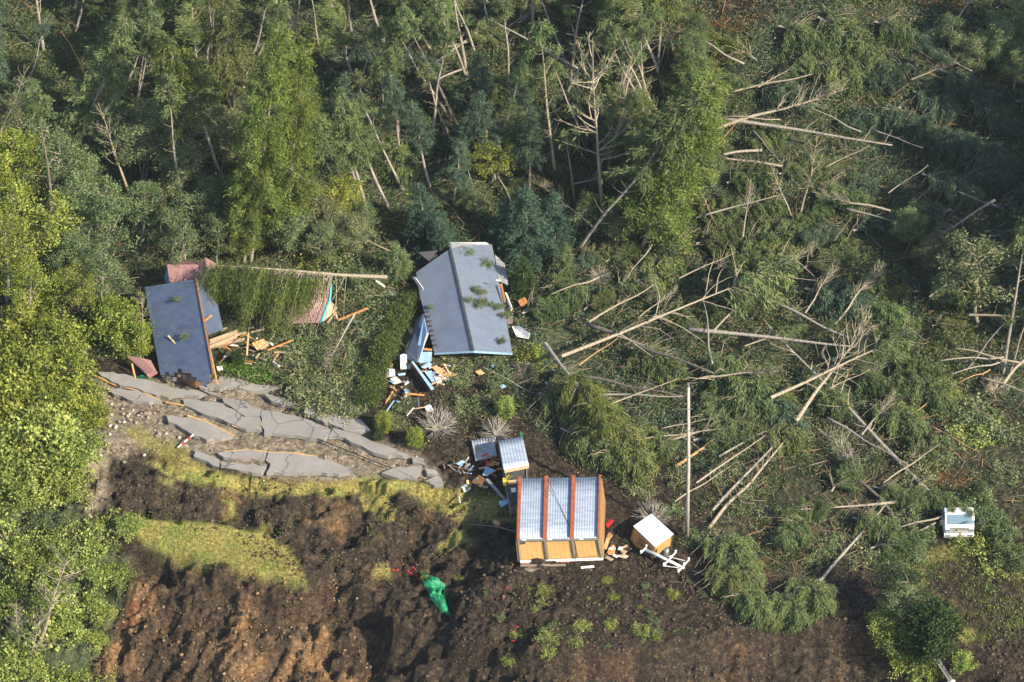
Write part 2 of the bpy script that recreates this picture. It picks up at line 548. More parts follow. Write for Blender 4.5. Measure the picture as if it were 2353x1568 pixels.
# ------------------------------------------------------------------ tree kinds, built once and copied
def bent_trunk(H, seed, bend, axis):
    r = np.random.default_rng(seed)
    t = np.linspace(0, 1, 12)
    off = np.stack([np.interp(t, np.linspace(0, 1, 5), np.r_[0, r.normal(size=3), 0] * bend * H) for _ in range(2)], 1)
    if axis == 'z':
        return np.stack([off[:, 0], off[:, 1], t * H], 1)
    return np.stack([t * H, off[:, 0], off[:, 1]], 1)

def on_path(p, s):
    k = s * (len(p) - 1)
    i = min(int(k), len(p) - 2)
    return p[i] + (p[i + 1] - p[i]) * (k - i)

def sprays(paths, dens, smin, droop, fan, L, w, jit, r, world_down=True):
    """feathery foliage along branch paths"""
    cs, ds, ts = [], [], []
    for p, tb in paths:
        p = np.asarray(p)
        ln = np.linalg.norm(np.diff(p, axis=0), axis=1).sum()
        n = max(4, int(ln * dens))
        s = smin + (1 - smin) * r.random(n) ** .8
        k = s * (len(p) - 1)
        i = np.minimum(k.astype(int), len(p) - 2)
        base = p[i] + (p[i + 1] - p[i]) * (k - i)[:, None]
        dr = unit(p[i + 1] - p[i])
        side = unit(r.normal(size=(n, 3)))
        d = unit(dr * .55 + side * fan + np.array([0, 0, -1]) * droop)
        cs.append(base + r.normal(size=(n, 3)) * jit * (.4 + s[:, None]))
        ds.append(d)
        ts.append(np.clip(tb + r.normal(size=n) * .16, 0, 1))
    c, d, t = np.concatenate(cs), np.concatenate(ds), np.concatenate(ts)
    n = len(c)
    return c, d, r.uniform(L[0], L[1], n), r.uniform(w[0], w[1], n), t

def proto_larch(seed, H=15.0, start=.42, spread=2.3, up=.35, dens=58, dead=16, nb=85, thick=1.0):
    """standing larch: bare lower stem, feathery drooping crown"""
    r = np.random.default_rng(seed)
    tr = bent_trunk(H, seed, .008, 'z')
    b0 = NPB()
    b0.tube(tr, np.linspace(.012 * H * thick + .02, .02, len(tr)), 7)
    br, paths = NPB(), []
    br.tube(tr[2:], .012, 3)
    for k in range(nb + dead):
        live = k < nb
        t = start + (.985 - start) * r.random() ** .9 if live else r.uniform(.2, start + .12)
        o = on_path(tr, t)
        az = k * 2.4 + r.normal() * .4
        ln = spread * (1.05 - (t - start) / (1 - start)) ** .65 * r.uniform(.55, 1.15) if live else r.uniform(.5, 1.7)
        d = np.array([math.cos(az), math.sin(az), up + r.normal() * .15])
        pts = [o]
        for q in range(5):
            pts.append(pts[-1] + unit(d) * ln / 5)
            d = d + np.array([0, 0, -.20 if live else .16]) + r.normal(size=3) * .09
        br.tube(pts, np.linspace(.028, .009, 6), 3)
        if live:
            paths.append((pts, r.uniform(.2, .8)))
    return {'trunk': b0.mesh('larch_trunk'), 'branches': br.mesh('larch_branches'),
            'crown': leaves('larch_crown', *sprays(paths, dens, .15, .45, .75, (.22, .50), (.028, .048), .12, r)), 'H': H, 'axis': 'z'}

def proto_fallen(seed, H=15.0, start=.42, spread=2.6, dens=105, nb=62, dead=14, thick=1.0, hang=False):
    """larch lying down: trunk along x, branches arching up and sideways, foliage hanging"""
    r = np.random.default_rng(seed)
    tr = bent_trunk(H, seed, .006, 'x')
    b0 = NPB()
    b0.tube(tr, np.linspace(.012 * H * thick + .02, .02, len(tr)), 7)
    br, paths = NPB(), []
    br.tube(tr[2:], .012, 3)
    for k in range(nb + dead):
        live = k < nb
        t = start + (.99 - start) * r.random() ** .85 if live else r.uniform(min(.22, start), start + .35)
        o = on_path(tr, t)
        az = r.uniform(-.35, math.pi + .35)
        ln = spread * (1.1 - (t - start) / (1 - start)) ** .5 * r.uniform(.5, 1.2) if live else r.uniform(1.2, 3.4)
        d = np.array([.55 + r.normal() * .2, math.cos(az), max(-.1, math.sin(az)) * .9])
        if hang:
            az = r.uniform(-1.2, .5) if live else r.uniform(-1.3, -.5)
            ln *= r.uniform(.6, 1.6) if live else 1.6
            d = np.array([.25 + r.normal() * .25, math.cos(az), math.sin(az) - .2])
        pts = [o]
        for q in range(6):
            pts.append(pts[-1] + unit(d) * ln / 6)
            d = d + np.array([.03, 0, -.30 if live else -.13]) + r.normal(size=3) * .12
        br.tube(pts, np.linspace(.045, .012, 7), 3)
        if live:
            paths.append((pts, r.uniform(.15, .85)))
    return {'trunk': b0.mesh('fallen_trunk'), 'branches': br.mesh('fallen_branches'),
            'crown': leaves('fallen_crown', *sprays(paths, dens, .12, .12 if hang else .75, 1.3 if hang else .65, (.12, .32) if hang else (.20, .52), (.011, .022) if hang else (.024, .044), .24 if hang else .15, r)), 'H': H, 'axis': 'x'}

def proto_log(seed, H=13.0, twigs=12, taper=.35, thick=1.0):
    r = np.random.default_rng(seed)
    tr = bent_trunk(H, seed, .010, 'x')
    b0 = NPB()
    R0 = .0115 * H * thick + .03
    b0.tube(np.r_[tr[:1] - [.02, 0, 0], tr, tr[-1:] + [.02, 0, 0]], np.r_[.03, np.linspace(R0, R0 * taper, len(tr)), .01], 8)
    br = NPB()
    br.tube(tr[3:], .012, 3)
    for k in range(twigs):
        t = r.uniform(.3, .97)
        o = on_path(tr, t)
        az = r.uniform(0, math.pi)
        d = np.array([.5, math.cos(az), math.sin(az)])
        pts = [o]
        ln = r.uniform(.3, 1.5)
        for q in range(4):
            pts.append(pts[-1] + unit(d) * ln / 4)
            d = d + r.normal(size=3) * .18
        br.tube(pts, np.linspace(.03, .012, 5), 3)
    return {'trunk': b0.mesh('log_trunk'), 'branches': br.mesh('log_branches'), 'crown': None, 'H': H, 'axis': 'x'}

def proto_bare(seed, H=12.0, nb=34, spread=2.8, start=.35, axis='z', up=1.0):
    """leafless tree with upswept fan of branches"""
    r = np.random.default_rng(seed)
    tr = bent_trunk(H, seed, .012, axis)
    b0 = NPB()
    b0.tube(tr, np.linspace(.012 * H + .03, .02, len(tr)), 7)
    ax = np.array([0, 0, 1.]) if axis == 'z' else np.array([1., 0, 0])
    br, paths = NPB(), []
    br.tube(tr[3:], .012, 3)
    for k in range(nb):
        t = start + (.95 - start) * r.random()
        o = on_path(tr, t)
        az = k * 2.4
        side = np.array([math.cos(az), math.sin(az), 0]) if axis == 'z' else np.array([0, math.cos(az), abs(math.sin(az))])
        d = side + ax * up * r.uniform(.3, 1.0)
        pts = [o]
        ln = spread * (1.2 - t) ** .4 * r.uniform(.5, 1.1)
        for q in range(5):
            pts.append(pts[-1] + unit(d) * ln / 5)
            d = d + ax * .15 + r.normal(size=3) * .14
        br.tube(pts, np.linspace(.045, .012, 6), 3)
        for s in range(3):
            q = on_path(np.array(pts), r.uniform(.4, .95))
            d2 = unit(unit(d) + r.normal(size=3) * .55)
            br.tube([q, q + d2 * ln * .16, q + d2 * ln * .3 + r.normal(size=3) * .05], [.018, .012, .007], 3)
        if r.random() < .35:
            paths.append((pts, r.uniform(.2, .8)))
    return {'trunk': b0.mesh('bare_trunk'), 'branches': br.mesh('bare_branches'),
            'crown': leaves('bare_needles', *sprays(paths, 16, .4, .5, .7, (.2, .5), (.03, .05), .12, r)), 'H': H, 'axis': axis}

def proto_cedar(seed, H=14.0, width=1.75, start=.12, nb=230, dens=105):
    r = np.random.default_rng(seed)
    tr = bent_trunk(H, seed, .006, 'z')
    b0 = NPB()
    b0.tube(tr, np.linspace(.19, .02, len(tr)), 7)
    br, paths = NPB(), []
    br.tube(tr[1:], .012, 3)
    lob = r.uniform(.6, 1.25, size=(9, 14))
    for k in range(nb):
        t = start + (.99 - start) * r.random()
        o = on_path(tr, t)
        az = (k * 2.39996) % (2 * math.pi)
        prof = min(1, (t - start) * 7 + .45) * (1.0 - t) ** .42
        ln = width * prof * 1.25 * lob[int(az / 6.2832 * 9) % 9, int(t * 13.9)] + .15
        d = np.array([math.cos(az), math.sin(az), .45 + r.normal() * .15])
        pts = [o]
        for q in range(4):
            pts.append(pts[-1] + unit(d) * ln / 4)
            d = d + np.array([0, 0, -.14]) + r.normal(size=3) * .1
        br.tube(pts, np.linspace(.025, .008, 5), 3)
        paths.append((pts, r.uniform(.15, .85)))
    return {'trunk': b0.mesh('cedar_trunk'), 'branches': br.mesh('cedar_branches'),
            'crown': leaves('cedar_crown', *sprays(paths, dens, .25, .1, .9, (.12, .30), (.018, .036), .13, r)), 'H': H, 'axis': 'z'}

def proto_spruce(seed, H=6.0, width=1.9, nb=190, dens=80):
    r = np.random.default_rng(seed)
    tr = bent_trunk(H, seed, .006, 'z')
    b0 = NPB()
    b0.tube(tr, np.linspace(.14, .015, len(tr)), 6)
    paths = []
    for k in range(nb):
        t = .05 + .93 * r.random() ** 1.15
        o = on_path(tr, t)
        az = k * 2.39996
        ln = width * (1.03 - t) ** .85 * r.uniform(.7, 1.15)
        d = np.array([math.cos(az), math.sin(az), .05])
        pts = [o]
        for q in range(4):
            pts.append(pts[-1] + unit(d) * ln / 4)
            d = d + np.array([0, 0, -.07 + .06 * q]) + r.normal(size=3) * .07
        paths.append((pts, r.uniform(.15, .85)))
    return {'trunk': b0.mesh('spruce_trunk'), 'branches': None,
            'crown': leaves('spruce_crown', *sprays(paths, dens, .2, .25, .65, (.12, .30), (.018, .034), .07, r)), 'H': H, 'axis': 'z'}

def leaf_clusters(cent, rad, per, Lr, r, flat=.8):
    n = len(cent) * per
    tb = r.uniform(.05, .95, len(cent))
    off = r.normal(size=(n, 3)) * .55 * np.repeat(rad, per)[:, None] * np.array([1, 1, flat])
    c = np.repeat(cent, per, 0) + off
    d = unit(r.normal(size=(n, 3)) + unit(off) * .8 + np.array([0, 0, -.25]))
    L = r.uniform(Lr[0], Lr[1], n)
    return c, d, L, L * r.uniform(.22, .34, n), np.clip(np.repeat(tb, per) + r.normal(size=n) * .2, 0, 1)

def proto_broad(seed, H=9.0, crown=2.6, start=.35, n1=16, per=34, leaf=(.13, .24), stems=1):
    """broad-leaved tree: limbs that fork and carry leaf clusters"""
    r = np.random.default_rng(seed)
    b0, br, cent, rad = NPB(), NPB(), [], []
    for sidx in range(stems):
        tr = bent_trunk(H * r.uniform(.85, 1), seed + sidx, .03, 'z')
        lean = r.normal(size=2) * (.12 if stems > 1 else .03)
        tr = tr + np.outer(tr[:, 2], [*lean, 0])
        b0.tube(tr, np.linspace(.013 * H / stems ** .4 + .02, .02, len(tr)), 6)
        br.tube(tr[3:], .012, 3)
        for k in range(n1):
            t = start + (1 - start) * (k + r.random()) / n1
            o = on_path(tr, min(t, 1))
            az = k * 2.4 + r.normal() * .3
            ln = crown * (1.15 - ((t - start) / (1 - start)) ** 1.6 * .75) * r.uniform(.55, 1.1) * min(1, .5 + (t - start) * 3)
            d = np.array([math.cos(az), math.sin(az), .65 + r.normal() * .2])
            pts = [o]
            for q in range(5):
                pts.append(pts[-1] + unit(d) * ln / 5)
                d = d + np.array([0, 0, -.03]) + r.normal(size=3) * .2
            br.tube(pts, np.linspace(.05, .012, 6), 4)
            for q in range(7):
                s = r.uniform(.3, 1)
                a = on_path(np.array(pts), s)
                e = a + unit(unit(d) + r.normal(size=3) * .8) * ln * r.uniform(.15, .4)
                br.tube([a, (a + e) / 2 + r.normal(size=3) * .04, e], [.016, .011, .006], 3)
                cent.append(e)
                rad.append(r.uniform(.28, .52))
    return {'trunk': b0.mesh('broadleaf_trunk'), 'branches': br.mesh('broadleaf_branches'),
            'crown': leaves('broadleaf_crown', *leaf_clusters(np.array(cent), np.array(rad), per, leaf, r)), 'H': H, 'axis': 'z'}

def proto_bush(seed, Rr=1.3, Hh=1.5, n=54, per=36, leaf=(.09, .19), flat=.8):
    r = np.random.default_rng(seed)
    b0 = NPB()
    th, ph = r.uniform(0, 6.283, n), np.arccos(r.uniform(0, 1, n))
    q = r.uniform(.45, 1.05, n)
    lump = 1 + .25 * np.sin(3 * th + seed) * np.sin(ph)
    cent = np.stack([Rr * q * lump * np.sin(ph) * np.cos(th), Rr * q * lump * np.sin(ph) * np.sin(th), Hh * (.1 + .85 * q * np.cos(ph))], 1)
    ns = n // 3
    az, st = r.uniform(0, 6.283, ns), r.uniform(.25, 1.0, ns)
    sh = np.stack([Rr * st * np.cos(az), Rr * st * np.sin(az), Hh * (1.12 - .55 * st * st)], 1)
    cent = np.concatenate([cent] + [sh * k + r.normal(size=sh.shape) * .06 * Rr for k in (.82, .95, 1.08)])
    n = len(cent)
    for e in cent[::3]:
        b0.tube([[0, 0, -.15], e * [.3, .3, .5], e], [.03, .02, .008], 4)
    return {'trunk': None, 'branches': b0.mesh('bush_stems'),
            'crown': leaves('bush_leaves', *leaf_clusters(cent, r.uniform(.18, .38, n) * Rr / 1.3, per, leaf, r, flat)), 'H': Hh, 'axis': 'z'}

def proto_airy(seed, Rr=1.2, nb=26, per=12, leaf=(.10, .19)):
    """loose leafy tangle: arching twigs with separate leaves"""
    r = np.random.default_rng(seed)
    b, cent = NPB(), []
    for k in range(nb):
        a = r.uniform(0, 6.283)
        d = np.array([math.cos(a), math.sin(a), r.uniform(.2, 1.5)])
        p = [np.array([r.normal() * .15, r.normal() * .15, 0])]
        ln = Rr * r.uniform(.5, 1.25)
        for q in range(5):
            p.append(p[-1] + unit(d) * ln / 5)
            d = d + r.normal(size=3) * .28 + np.array([0, 0, -.22])
            if q > 0:
                cent.append(p[-1])
        b.tube(p, np.linspace(.022, .006, 6), 3)
    cent = np.array(cent)
    return {'trunk': None, 'branches': b.mesh('tangle_stems'),
            'crown': leaves('tangle_leaves', *leaf_clusters(cent, r.uniform(.12, .34, len(cent)), per, leaf, r)), 'H': 1.0, 'axis': 'z'}

def proto_fan(seed, n=150, L=1.6):
    """root plate: a fan of dry roots"""
    r = np.random.default_rng(seed)
    b = NPB()
    for k in range(n):
        a = r.uniform(0, 6.283)
        d = np.array([math.cos(a), math.sin(a), r.uniform(-.1, .9)])
        p = [np.zeros(3)]
        for q in range(4):
            p.append(p[-1] + unit(d) * L / 4 * r.uniform(.6, 1.1))
            d = d + r.normal(size=3) * .3
        b.tube(p, np.linspace(.045, .008, 5), 3)
    return {'trunk': None, 'branches': b.mesh('root_fan'), 'crown': None, 'H': L, 'axis': 'z'}

P = {}
P['larch'] = [proto_larch(100 + k, start=[.38, .45, .5, .55][k], spread=[2.6, 2.2, 2.0, 2.4][k]) for k in range(4)]
P['larchfull'] = [proto_larch(120 + k, start=.2, spread=2.8, nb=120, dead=6) for k in range(2)]
P['pole'] = [proto_larch(140 + k, start=.80, spread=1.5, nb=30, dead=18) for k in range(3)]
P['fall'] = [proto_fallen(160 + k, start=[.4, .5, .35, .55][k], spread=[2.8, 2.6, 3.2, 2.4][k], nb=[62, 54, 80, 50][k]) for k in range(4)]
P['crownonly'] = [proto_fallen(180 + k, H=7.0, start=.06, spread=2.6, nb=66, dead=14, dens=110, thick=1.2) for k in range(4)]
P['fall'].append(proto_fallen(190, start=.74, spread=2.8, nb=44, dead=26, thick=.9))
P['hang'] = [proto_fallen(195, start=.38, spread=3.0, nb=74, dead=34, dens=230, hang=True)]
P['log'] = [proto_log(200 + k, twigs=[16, 9, 22][k]) for k in range(3)]
P['snap'] = [proto_log(210 + k, H=6.0, twigs=2, taper=.75, thick=1.25) for k in range(2)]
P['bare'] = [proto_bare(220 + k) for k in range(3)]
P['barefall'] = [proto_bare(230 + k, axis='x', nb=44, start=.45, spread=2.4, up=1.3) for k in range(2)]
P['cedar'] = [proto_cedar(240 + k) for k in range(3)]
P['spruce'] = [proto_spruce(250 + k) for k in range(3)]
P['broad'] = [proto_broad(260 + k, stems=[1, 2, 1, 3][k]) for k in range(4)]
P['thinbroad'] = [proto_broad(270 + k, H=9, crown=2.0, start=.3, n1=14, per=16) for k in range(2)]
P['bush'] = [proto_bush(280 + k) for k in range(4)]
P['airy'] = [proto_airy(330 + k) for k in range(3)]
P['roundbush'] = [proto_bush(290, Rr=1.0, Hh=2.1, n=110, per=36, leaf=(.10, .18))]
P['weed'] = [proto_bush(300 + k, Rr=.55, Hh=.55, n=18, per=22, leaf=(.12, .22), flat=.6) for k in range(3)]
P['rootfan'] = [proto_fan(310 + k) for k in range(2)]

MESHMAT = {}                                      # one copy of a mesh per material
def with_mat(me, mat):
    key = (me.name, mat.name)
    if key not in MESHMAT:
        c = me if len(me.materials) == 0 else me.copy()
        c.materials.clear()
        c.materials.append(mat)
        MESHMAT[key] = c
    return MESHMAT[key]

def place(name, proto, a, b, leafm, barkm, cat, label, place_=None, group=None, thick=1.0, part=('trunk', 'branches', 'crown'), spin=None, wide=1.0):
    """a copy of a tree kind standing or lying from a to b"""
    a, b = Vector(a), Vector(b)
    d = b - a
    s = d.length / proto['H']
    x = d.normalized()
    if proto['axis'] == 'z':
        ref = Vector((1, 0, 0))
        ref = (ref - x * ref.dot(x)).normalized()
        rot = Matrix((ref, x.cross(ref), x)).transposed()
        rot = rot @ Matrix.Rotation(random.uniform(0, 6.28) if spin is None else spin, 3, 'Z')
        sc = Matrix.Diagonal((s * wide, s * wide, s))
    else:
        z = Vector((0, 0, 1))
        z = (z - x * z.dot(x)).normalized()
        rot = Matrix((x, z.cross(x), z)).transposed()
        sc = Matrix.Diagonal((s, s * wide, s * wide))
    e = empty(name)
    e.matrix_world = Matrix.Translation(a) @ (rot @ sc).to_4x4()
    for key, pn, mt in (('trunk', part[0], barkm), ('branches', part[1], barkm), ('crown', part[2], leafm)):
        me = proto[key]
        if me is None:
            continue
        if key == 'branches' and part[1] != 'roots':
            mt = M['twig'] if barkm is not M['darkbark'] else M['bark']
        c_ = add(pn, with_mat(me, mt), None, e)
        if key == 'trunk' and s * wide * proto['H'] > 12:
            k_ = max(.55, 12 / (s * wide * proto['H']))
            c_.scale = (1, k_, k_) if proto['axis'] == 'x' else (k_, k_, 1)
    tag(e, label, cat, group, place_, (a + b) / 2)
    return e

# ------------------------------------------------------------------ the trees, one by one
def pick(k, i=None):
    l = P[k]
    return l[(random.randrange(min(len(l), 4)) if i is None else i) % len(l)]

def stand(kind, u0, v0, u1, v1, label, place_=None, leaf='larch', bk='bark', dy=0.0, i=None, cat='tree', name='larch_tree', group='standing and leaning trees of the wood', wide=1.0):
    a = at(u0, v0)
    b = Wy(u1, v1, a.y + dy)
    return place(name, pick(kind, i), a - Vector((0, 0, .3)), b, M[leaf], M[bk], cat, label, place_, group, wide=wide)

HERO = []
def lie(kind, u0, v0, u1, v1, label, place_=None, leaf='larch', bk='palebark', h0=.55, h1=1.0, i=None, cat='fallen tree', name='fallen_larch', group='felled trees on the slope', wide=1.0):
    if kind in ('log', 'snap', 'barefall') and wide == 1.0:
        wide = 1.05
    if u0 > 1240 and v0 < 960 and kind in ('log', 'barefall', 'fall'):
        h0, h1 = h0 + 1.1, h1 + 1.5
        HERO.append((u0, v0, u1, v1))
    return place(name, pick(kind, i), at(u0, v0, h0), at(u1, v1, h1), M[leaf], M[bk], cat, label, place_, group, wide=wide)

# hero trees: upper left
stand('larchfull', 173, 347, 292, 40, 'thick larch leaning right with pale sunlit trunk', 'above the left bushes', wide=1.2)
stand('larch', 540, 463, 375, 70, 'long thin larch leaning left with yellowish top', 'left of the twin yellow-green cedars', 'cedar', wide=1.1)
stand('pole', 420, 520, 384, 170, 'upright slender trunk almost bare of branches', 'left of the twin yellow-green cedars')
stand('pole', 140, 570, 78, 200, 'grey trunk leaning left out of the bushes', 'at the photo left edge', bk='darkbark')
stand('bare', 303, 457, 225, 235, 'leafless forked tree with fan of pale branches', 'left of the yellow-green cedars', bk='palebark', i=0)
stand('bare', -6, 320, 58, 165, 'leafless branches spreading fanwise at the left border', 'above the yellow bushes', bk='palebark', i=1)
lie('log', 215, 200, 140, 72, 'snapped orange-brown snag leaning out of a dark hollow', 'near the top left corner', bk='orangebark', h1=2.5, i=1)
lie('log', 165, 138, 120, 78, 'short thick dark grey log in a hollow', 'near the top left corner', bk='darkbark', i=1)
# the cedars
stand('cedar', 575, 600, 640, 62, 'tall yellow-green cedar with narrow pointed top', 'behind the blue-tiled house, taller of two', 'cedar', i=0, name='cedar_tree', wide=.72)
stand('cedar', 650, 570, 702, 110, 'shorter yellow-green cedar beside the tallest cedar', 'behind the fallen trunk', 'cedar', i=1, name='cedar_tree', wide=.66)
stand('cedar', 560, 600, 592, 340, 'small bushy yellow-green cedar low down', 'directly above the reddish gabled roof', 'cedar', i=2, name='cedar_tree', wide=1.0)
stand('pole', 592, 320, 645, 0, 'thin trunk standing left of the tallest cedar', 'top hidden at the photo edge')
stand('pole', 658, 420, 643, 200, 'pale stem seen through the cedar crown', 'right of the tallest cedar', bk='palebark')
# upper middle
stand('pole', 1058, 300, 920, 15, 'long dark bare trunk leaning left', 'above the grey-roofed house', bk='darkbark')
lie('snap', 953, 296, 897, 212, 'short snapped trunk with torn orange top', 'above the grey-roofed house', bk='orangebark', h0=.5, h1=3.2)
stand('larch', 835, 515, 708, 240, 'grey trunk leaning left, lowest of the leaning trio', 'right of the cedars', bk='darkbark')
stand('larch', 850, 503, 780, 215, 'grey trunk leaning left, middle of the leaning trio', 'right of the cedars')
stand('larch', 898, 482, 770, 200, 'grey trunk leaning left, rightmost of the leaning trio', 'right of the cedars')
stand('larch', 845, 290, 925, 55, 'larch leaning right with bare lower trunk', 'above the grey-roofed house')
stand('larch', 1092, 440, 1062, 330, 'short broken stem in thin undergrowth', 'above the grey-roofed house')
lie('log', 1068, 515, 1022, 462, 'short dark log sloping down to the conifers', 'just above the grey roof', bk='darkbark', i=1)
stand('pole', 1280, 425, 1238, 40, 'very slender white-barked trunk, tall and upright', 'left of the leafless fan tree', bk='palebark')
stand('larch', 1257, 420, 1168, 225, 'thin trunk leaning left in green bush', 'left of the white slender trunk')
stand('pole', 1320, 460, 1298, 300, 'short pale trunk with broken crown', 'left of the leafless fan tree', bk='palebark')
stand('bare', 1387, 510, 1362, 90, 'tall leafless tree with upswept fan branches', 'above the blue-green conifers', bk='palebark', i=2, wide=1.05)
stand('bare', 1395, 405, 1456, 110, 'leafless tree leaning right with dense pale twigs', 'beside the tall fan tree', bk='palebark', i=1, wide=.9)
stand('pole', 1488, 300, 1470, 30, 'straight brown trunk without low branches', 'right of the leafless fan tree')
stand('pole', 1363, 410, 1468, 205, 'pale trunk leaning right across the fan tree', 'above the blue-green conifers', bk='palebark')
stand('larch', 1320, 580, 1612, 215, 'long grey trunk leaning far right under yellow crown', 'right of the grey-roofed house', dy=-1)
stand('pole', 1303, 545, 1352, 440, 'short trunk leaning right beside the conifers', 'right of the grey-roofed house')
stand('cedar', 1470, 572, 1640, 185, 'yellow-green cedar leaning right with dense crown', 'right of the leafless fan tree', 'cedar', 'palebark', i=1, name='cedar_tree', wide=1.3)
stand('cedar', 1455, 480, 1560, 240, 'smaller green cedar behind the leaning cedar', 'right of the leafless fan tree', 'larch', i=0, name='cedar_tree', wide=1.25)
lie('log', 1500, 305, 1690, 175, 'pale log lying up to the right, behind the leaning cedar', None, i=2)
lie('log', 1710, 147, 1553, 62, 'grey log on bare brown earth', 'near the top right', bk='bark', i=1)
lie('barefall', 1643, 297, 1950, 202, 'white-barked log rising right, upper of two parallel logs', 'right of the leaning cedar', i=0)
lie('log', 1653, 272, 2050, 334, 'long curved grey log falling right', 'right of the leaning cedar', bk='bark', i=0)
lie('log', 1978, 303, 1862, 248, 'short grey log', 'between the parallel logs and dark crowns', bk='bark', i=1)
lie('log', 1898, 384, 1998, 335, 'short pale log rising right under the dark crowns', None, i=1)
lie('log', 2041, 444, 2133, 380, 'pale grey log rising right', 'in the dark upper right wood', bk='bark', i=1)
stand('bare', 1836, 505, 1880, 310, 'leafless forked tree with two pale stems', 'right of the leaning cedar', bk='palebark', i=0)
stand('bare', 1822, 500, 1770, 375, 'leafless tree leaning left with brittle twigs', 'right of the leaning cedar', bk='palebark', i=1)
# the big felled trees on the right
lie('fall', 1290, 819, 1800, 612, 'longest straight pale log with crown at its upper end', 'right of the grey-roofed house', i=4, h0=1.2, h1=2.6)
lie('log', 1353, 740, 1502, 655, 'pale bare log above the longest log', 'right of the grey-roofed house', i=1, h0=.9, h1=1.2)
lie('log', 1330, 840, 1423, 774, 'orange-ended log under the longest log', 'right of the grey-roofed house', bk='orangebark', i=1)
lie('log', 1348, 745, 1640, 858, 'dark grey log crossing under the longest log', 'right of the grey-roofed house', bk='darkbark', i=2)
lie('fall', 1253, 790, 1405, 985, 'felled larch pointing down right with green drooping crown', 'right of the grey-roofed house', 'cedar', 'bark', h0=1.2, h1=1.6, i=0)
lie('log', 1583, 757, 1985, 800, 'long slightly curved log lying nearly level', 'in the middle of the felled trees', bk='bark', h0=1.1, h1=1.3, i=0)
lie('log', 1700, 661, 1968, 783, 'grey-brown log falling right behind the level log', 'in the middle of the felled trees', bk='bark', h0=1.2, i=1)
lie('barefall', 1918, 747, 2035, 605, 'leafless felled tree with fan of upright branches', 'left of the young birch', h0=.8, h1=1.8, i=1)
lie('barefall', 1828, 970, 2004, 722, 'long leafless pale trunk crossing over two logs', 'in the middle of the felled trees', h0=1.4, h1=3.2, i=0)
lie('fall', 1771, 914, 2080, 770, 'orange-barked log with drooping crown at right', 'in the middle of the felled trees', bk='palebark', h0=1.2, h1=2.4, i=4)
lie('log', 2138, 1135, 1765, 752, 'very long thin grey trunk falling right to the soil', 'left of the white truck', bk='bark', h0=.3, h1=1.8, i=0)
stand('pole', 2211, 855, 2340, 705, 'brown trunk leaning right', 'below the young birch', bk='bark')
stand('pole', 2305, 862, 2365, 500, 'tall grey trunk, left of a standing pair', 'at the right photo edge', bk='bark')
stand('pole', 2316, 868, 2375, 690, 'shorter grey trunk, right of a standing pair', 'at the right photo edge', bk='bark')
lie('log', 2311, 820, 2161, 829, 'thin level log touching the standing pair', 'at the right photo edge', bk='bark', i=1)
lie('log', 2307, 829, 2188, 860, 'grey log under the thin level log', 'at the right photo edge', bk='bark', i=1)
lie('log', 2275, 850, 2205, 879, 'orange-ended log lowest below the standing pair', None, bk='orangebark', i=1)
lie('snap', 2091, 957, 2146, 915, 'freshly broken bright orange log', 'above the brown soil on the right', bk='orangebark', i=0)
lie('log', 2098, 968, 2155, 952, 'thin reddish stick of wood beside bright orange log', None, bk='orangebark', i=1)
lie('fall', 1553, 1072, 1790, 905, 'reddish-barked log with crown above', 'right of the standing utility pole', bk='orangebark', i=4, h0=.4)
lie('fall', 1450, 1037, 1720, 960, 'pale crooked log behind the utility pole', None, i=4, h0=.4)
lie('log', 1550, 1153, 1680, 1071, 'pale log passing behind the utility pole foot', None, h0=.2, i=2)
lie('log', 1637, 1173, 1800, 1000, 'straight grey log, upper of two parallel trunks', 'right of the utility pole', bk='bark', h0=.2, i=0)
lie('log', 1630, 1213, 1805, 1011, 'straight pale log, lower of two parallel trunks', 'right of the utility pole', h0=.2, i=2)
lie('log', 1377, 907, 1570, 911, 'level grey log over a dark hollow', 'left of the utility pole top', bk='bark', i=1)
lie('log', 1333, 863, 1567, 911, 'mossy dark log sloping down right', 'left of the utility pole top', bk='darkbark', i=2)
lie('log', 1878, 1343, 2035, 1160, 'brown log pointing down left onto the soil', 'left of the white truck', bk='bark', h0=.2, h1=.8, i=0)
lie('fall', 2058, 1154, 1790, 1172, 'level pale log with hanging needles at its left end', 'left of the white truck', h0=.7, h1=1.1, i=1)
lie('log', 2195, 1174, 2008, 1235, 'pale log resting on the truck, upper of two', None, h0=1.6, h1=.4, i=1)
lie('log', 2150, 1201, 2025, 1256, 'pale log beside the truck, lower of two', None, h0=.9, h1=.3, i=1)
lie('barefall', 2068, 1206, 1895, 985, 'dark trunk falling right with splintered upper end', 'left of the white truck', bk='darkbark', h0=.2, i=1)
lie('log', 1110, 845, 1233, 907, 'brown log sloping down from the house front', 'below the grey-roofed house', bk='bark', h0=.4, h1=.3, i=1)
lie('log', 1377, 637, 1267, 677, 'pale log with torn root end', 'right of the grey-roofed house', i=1)
lie('log', 925, 587, 815, 543, 'broken bare stem bending over the green bushes', 'left of the grey-roofed house', h1=2.0, i=2)
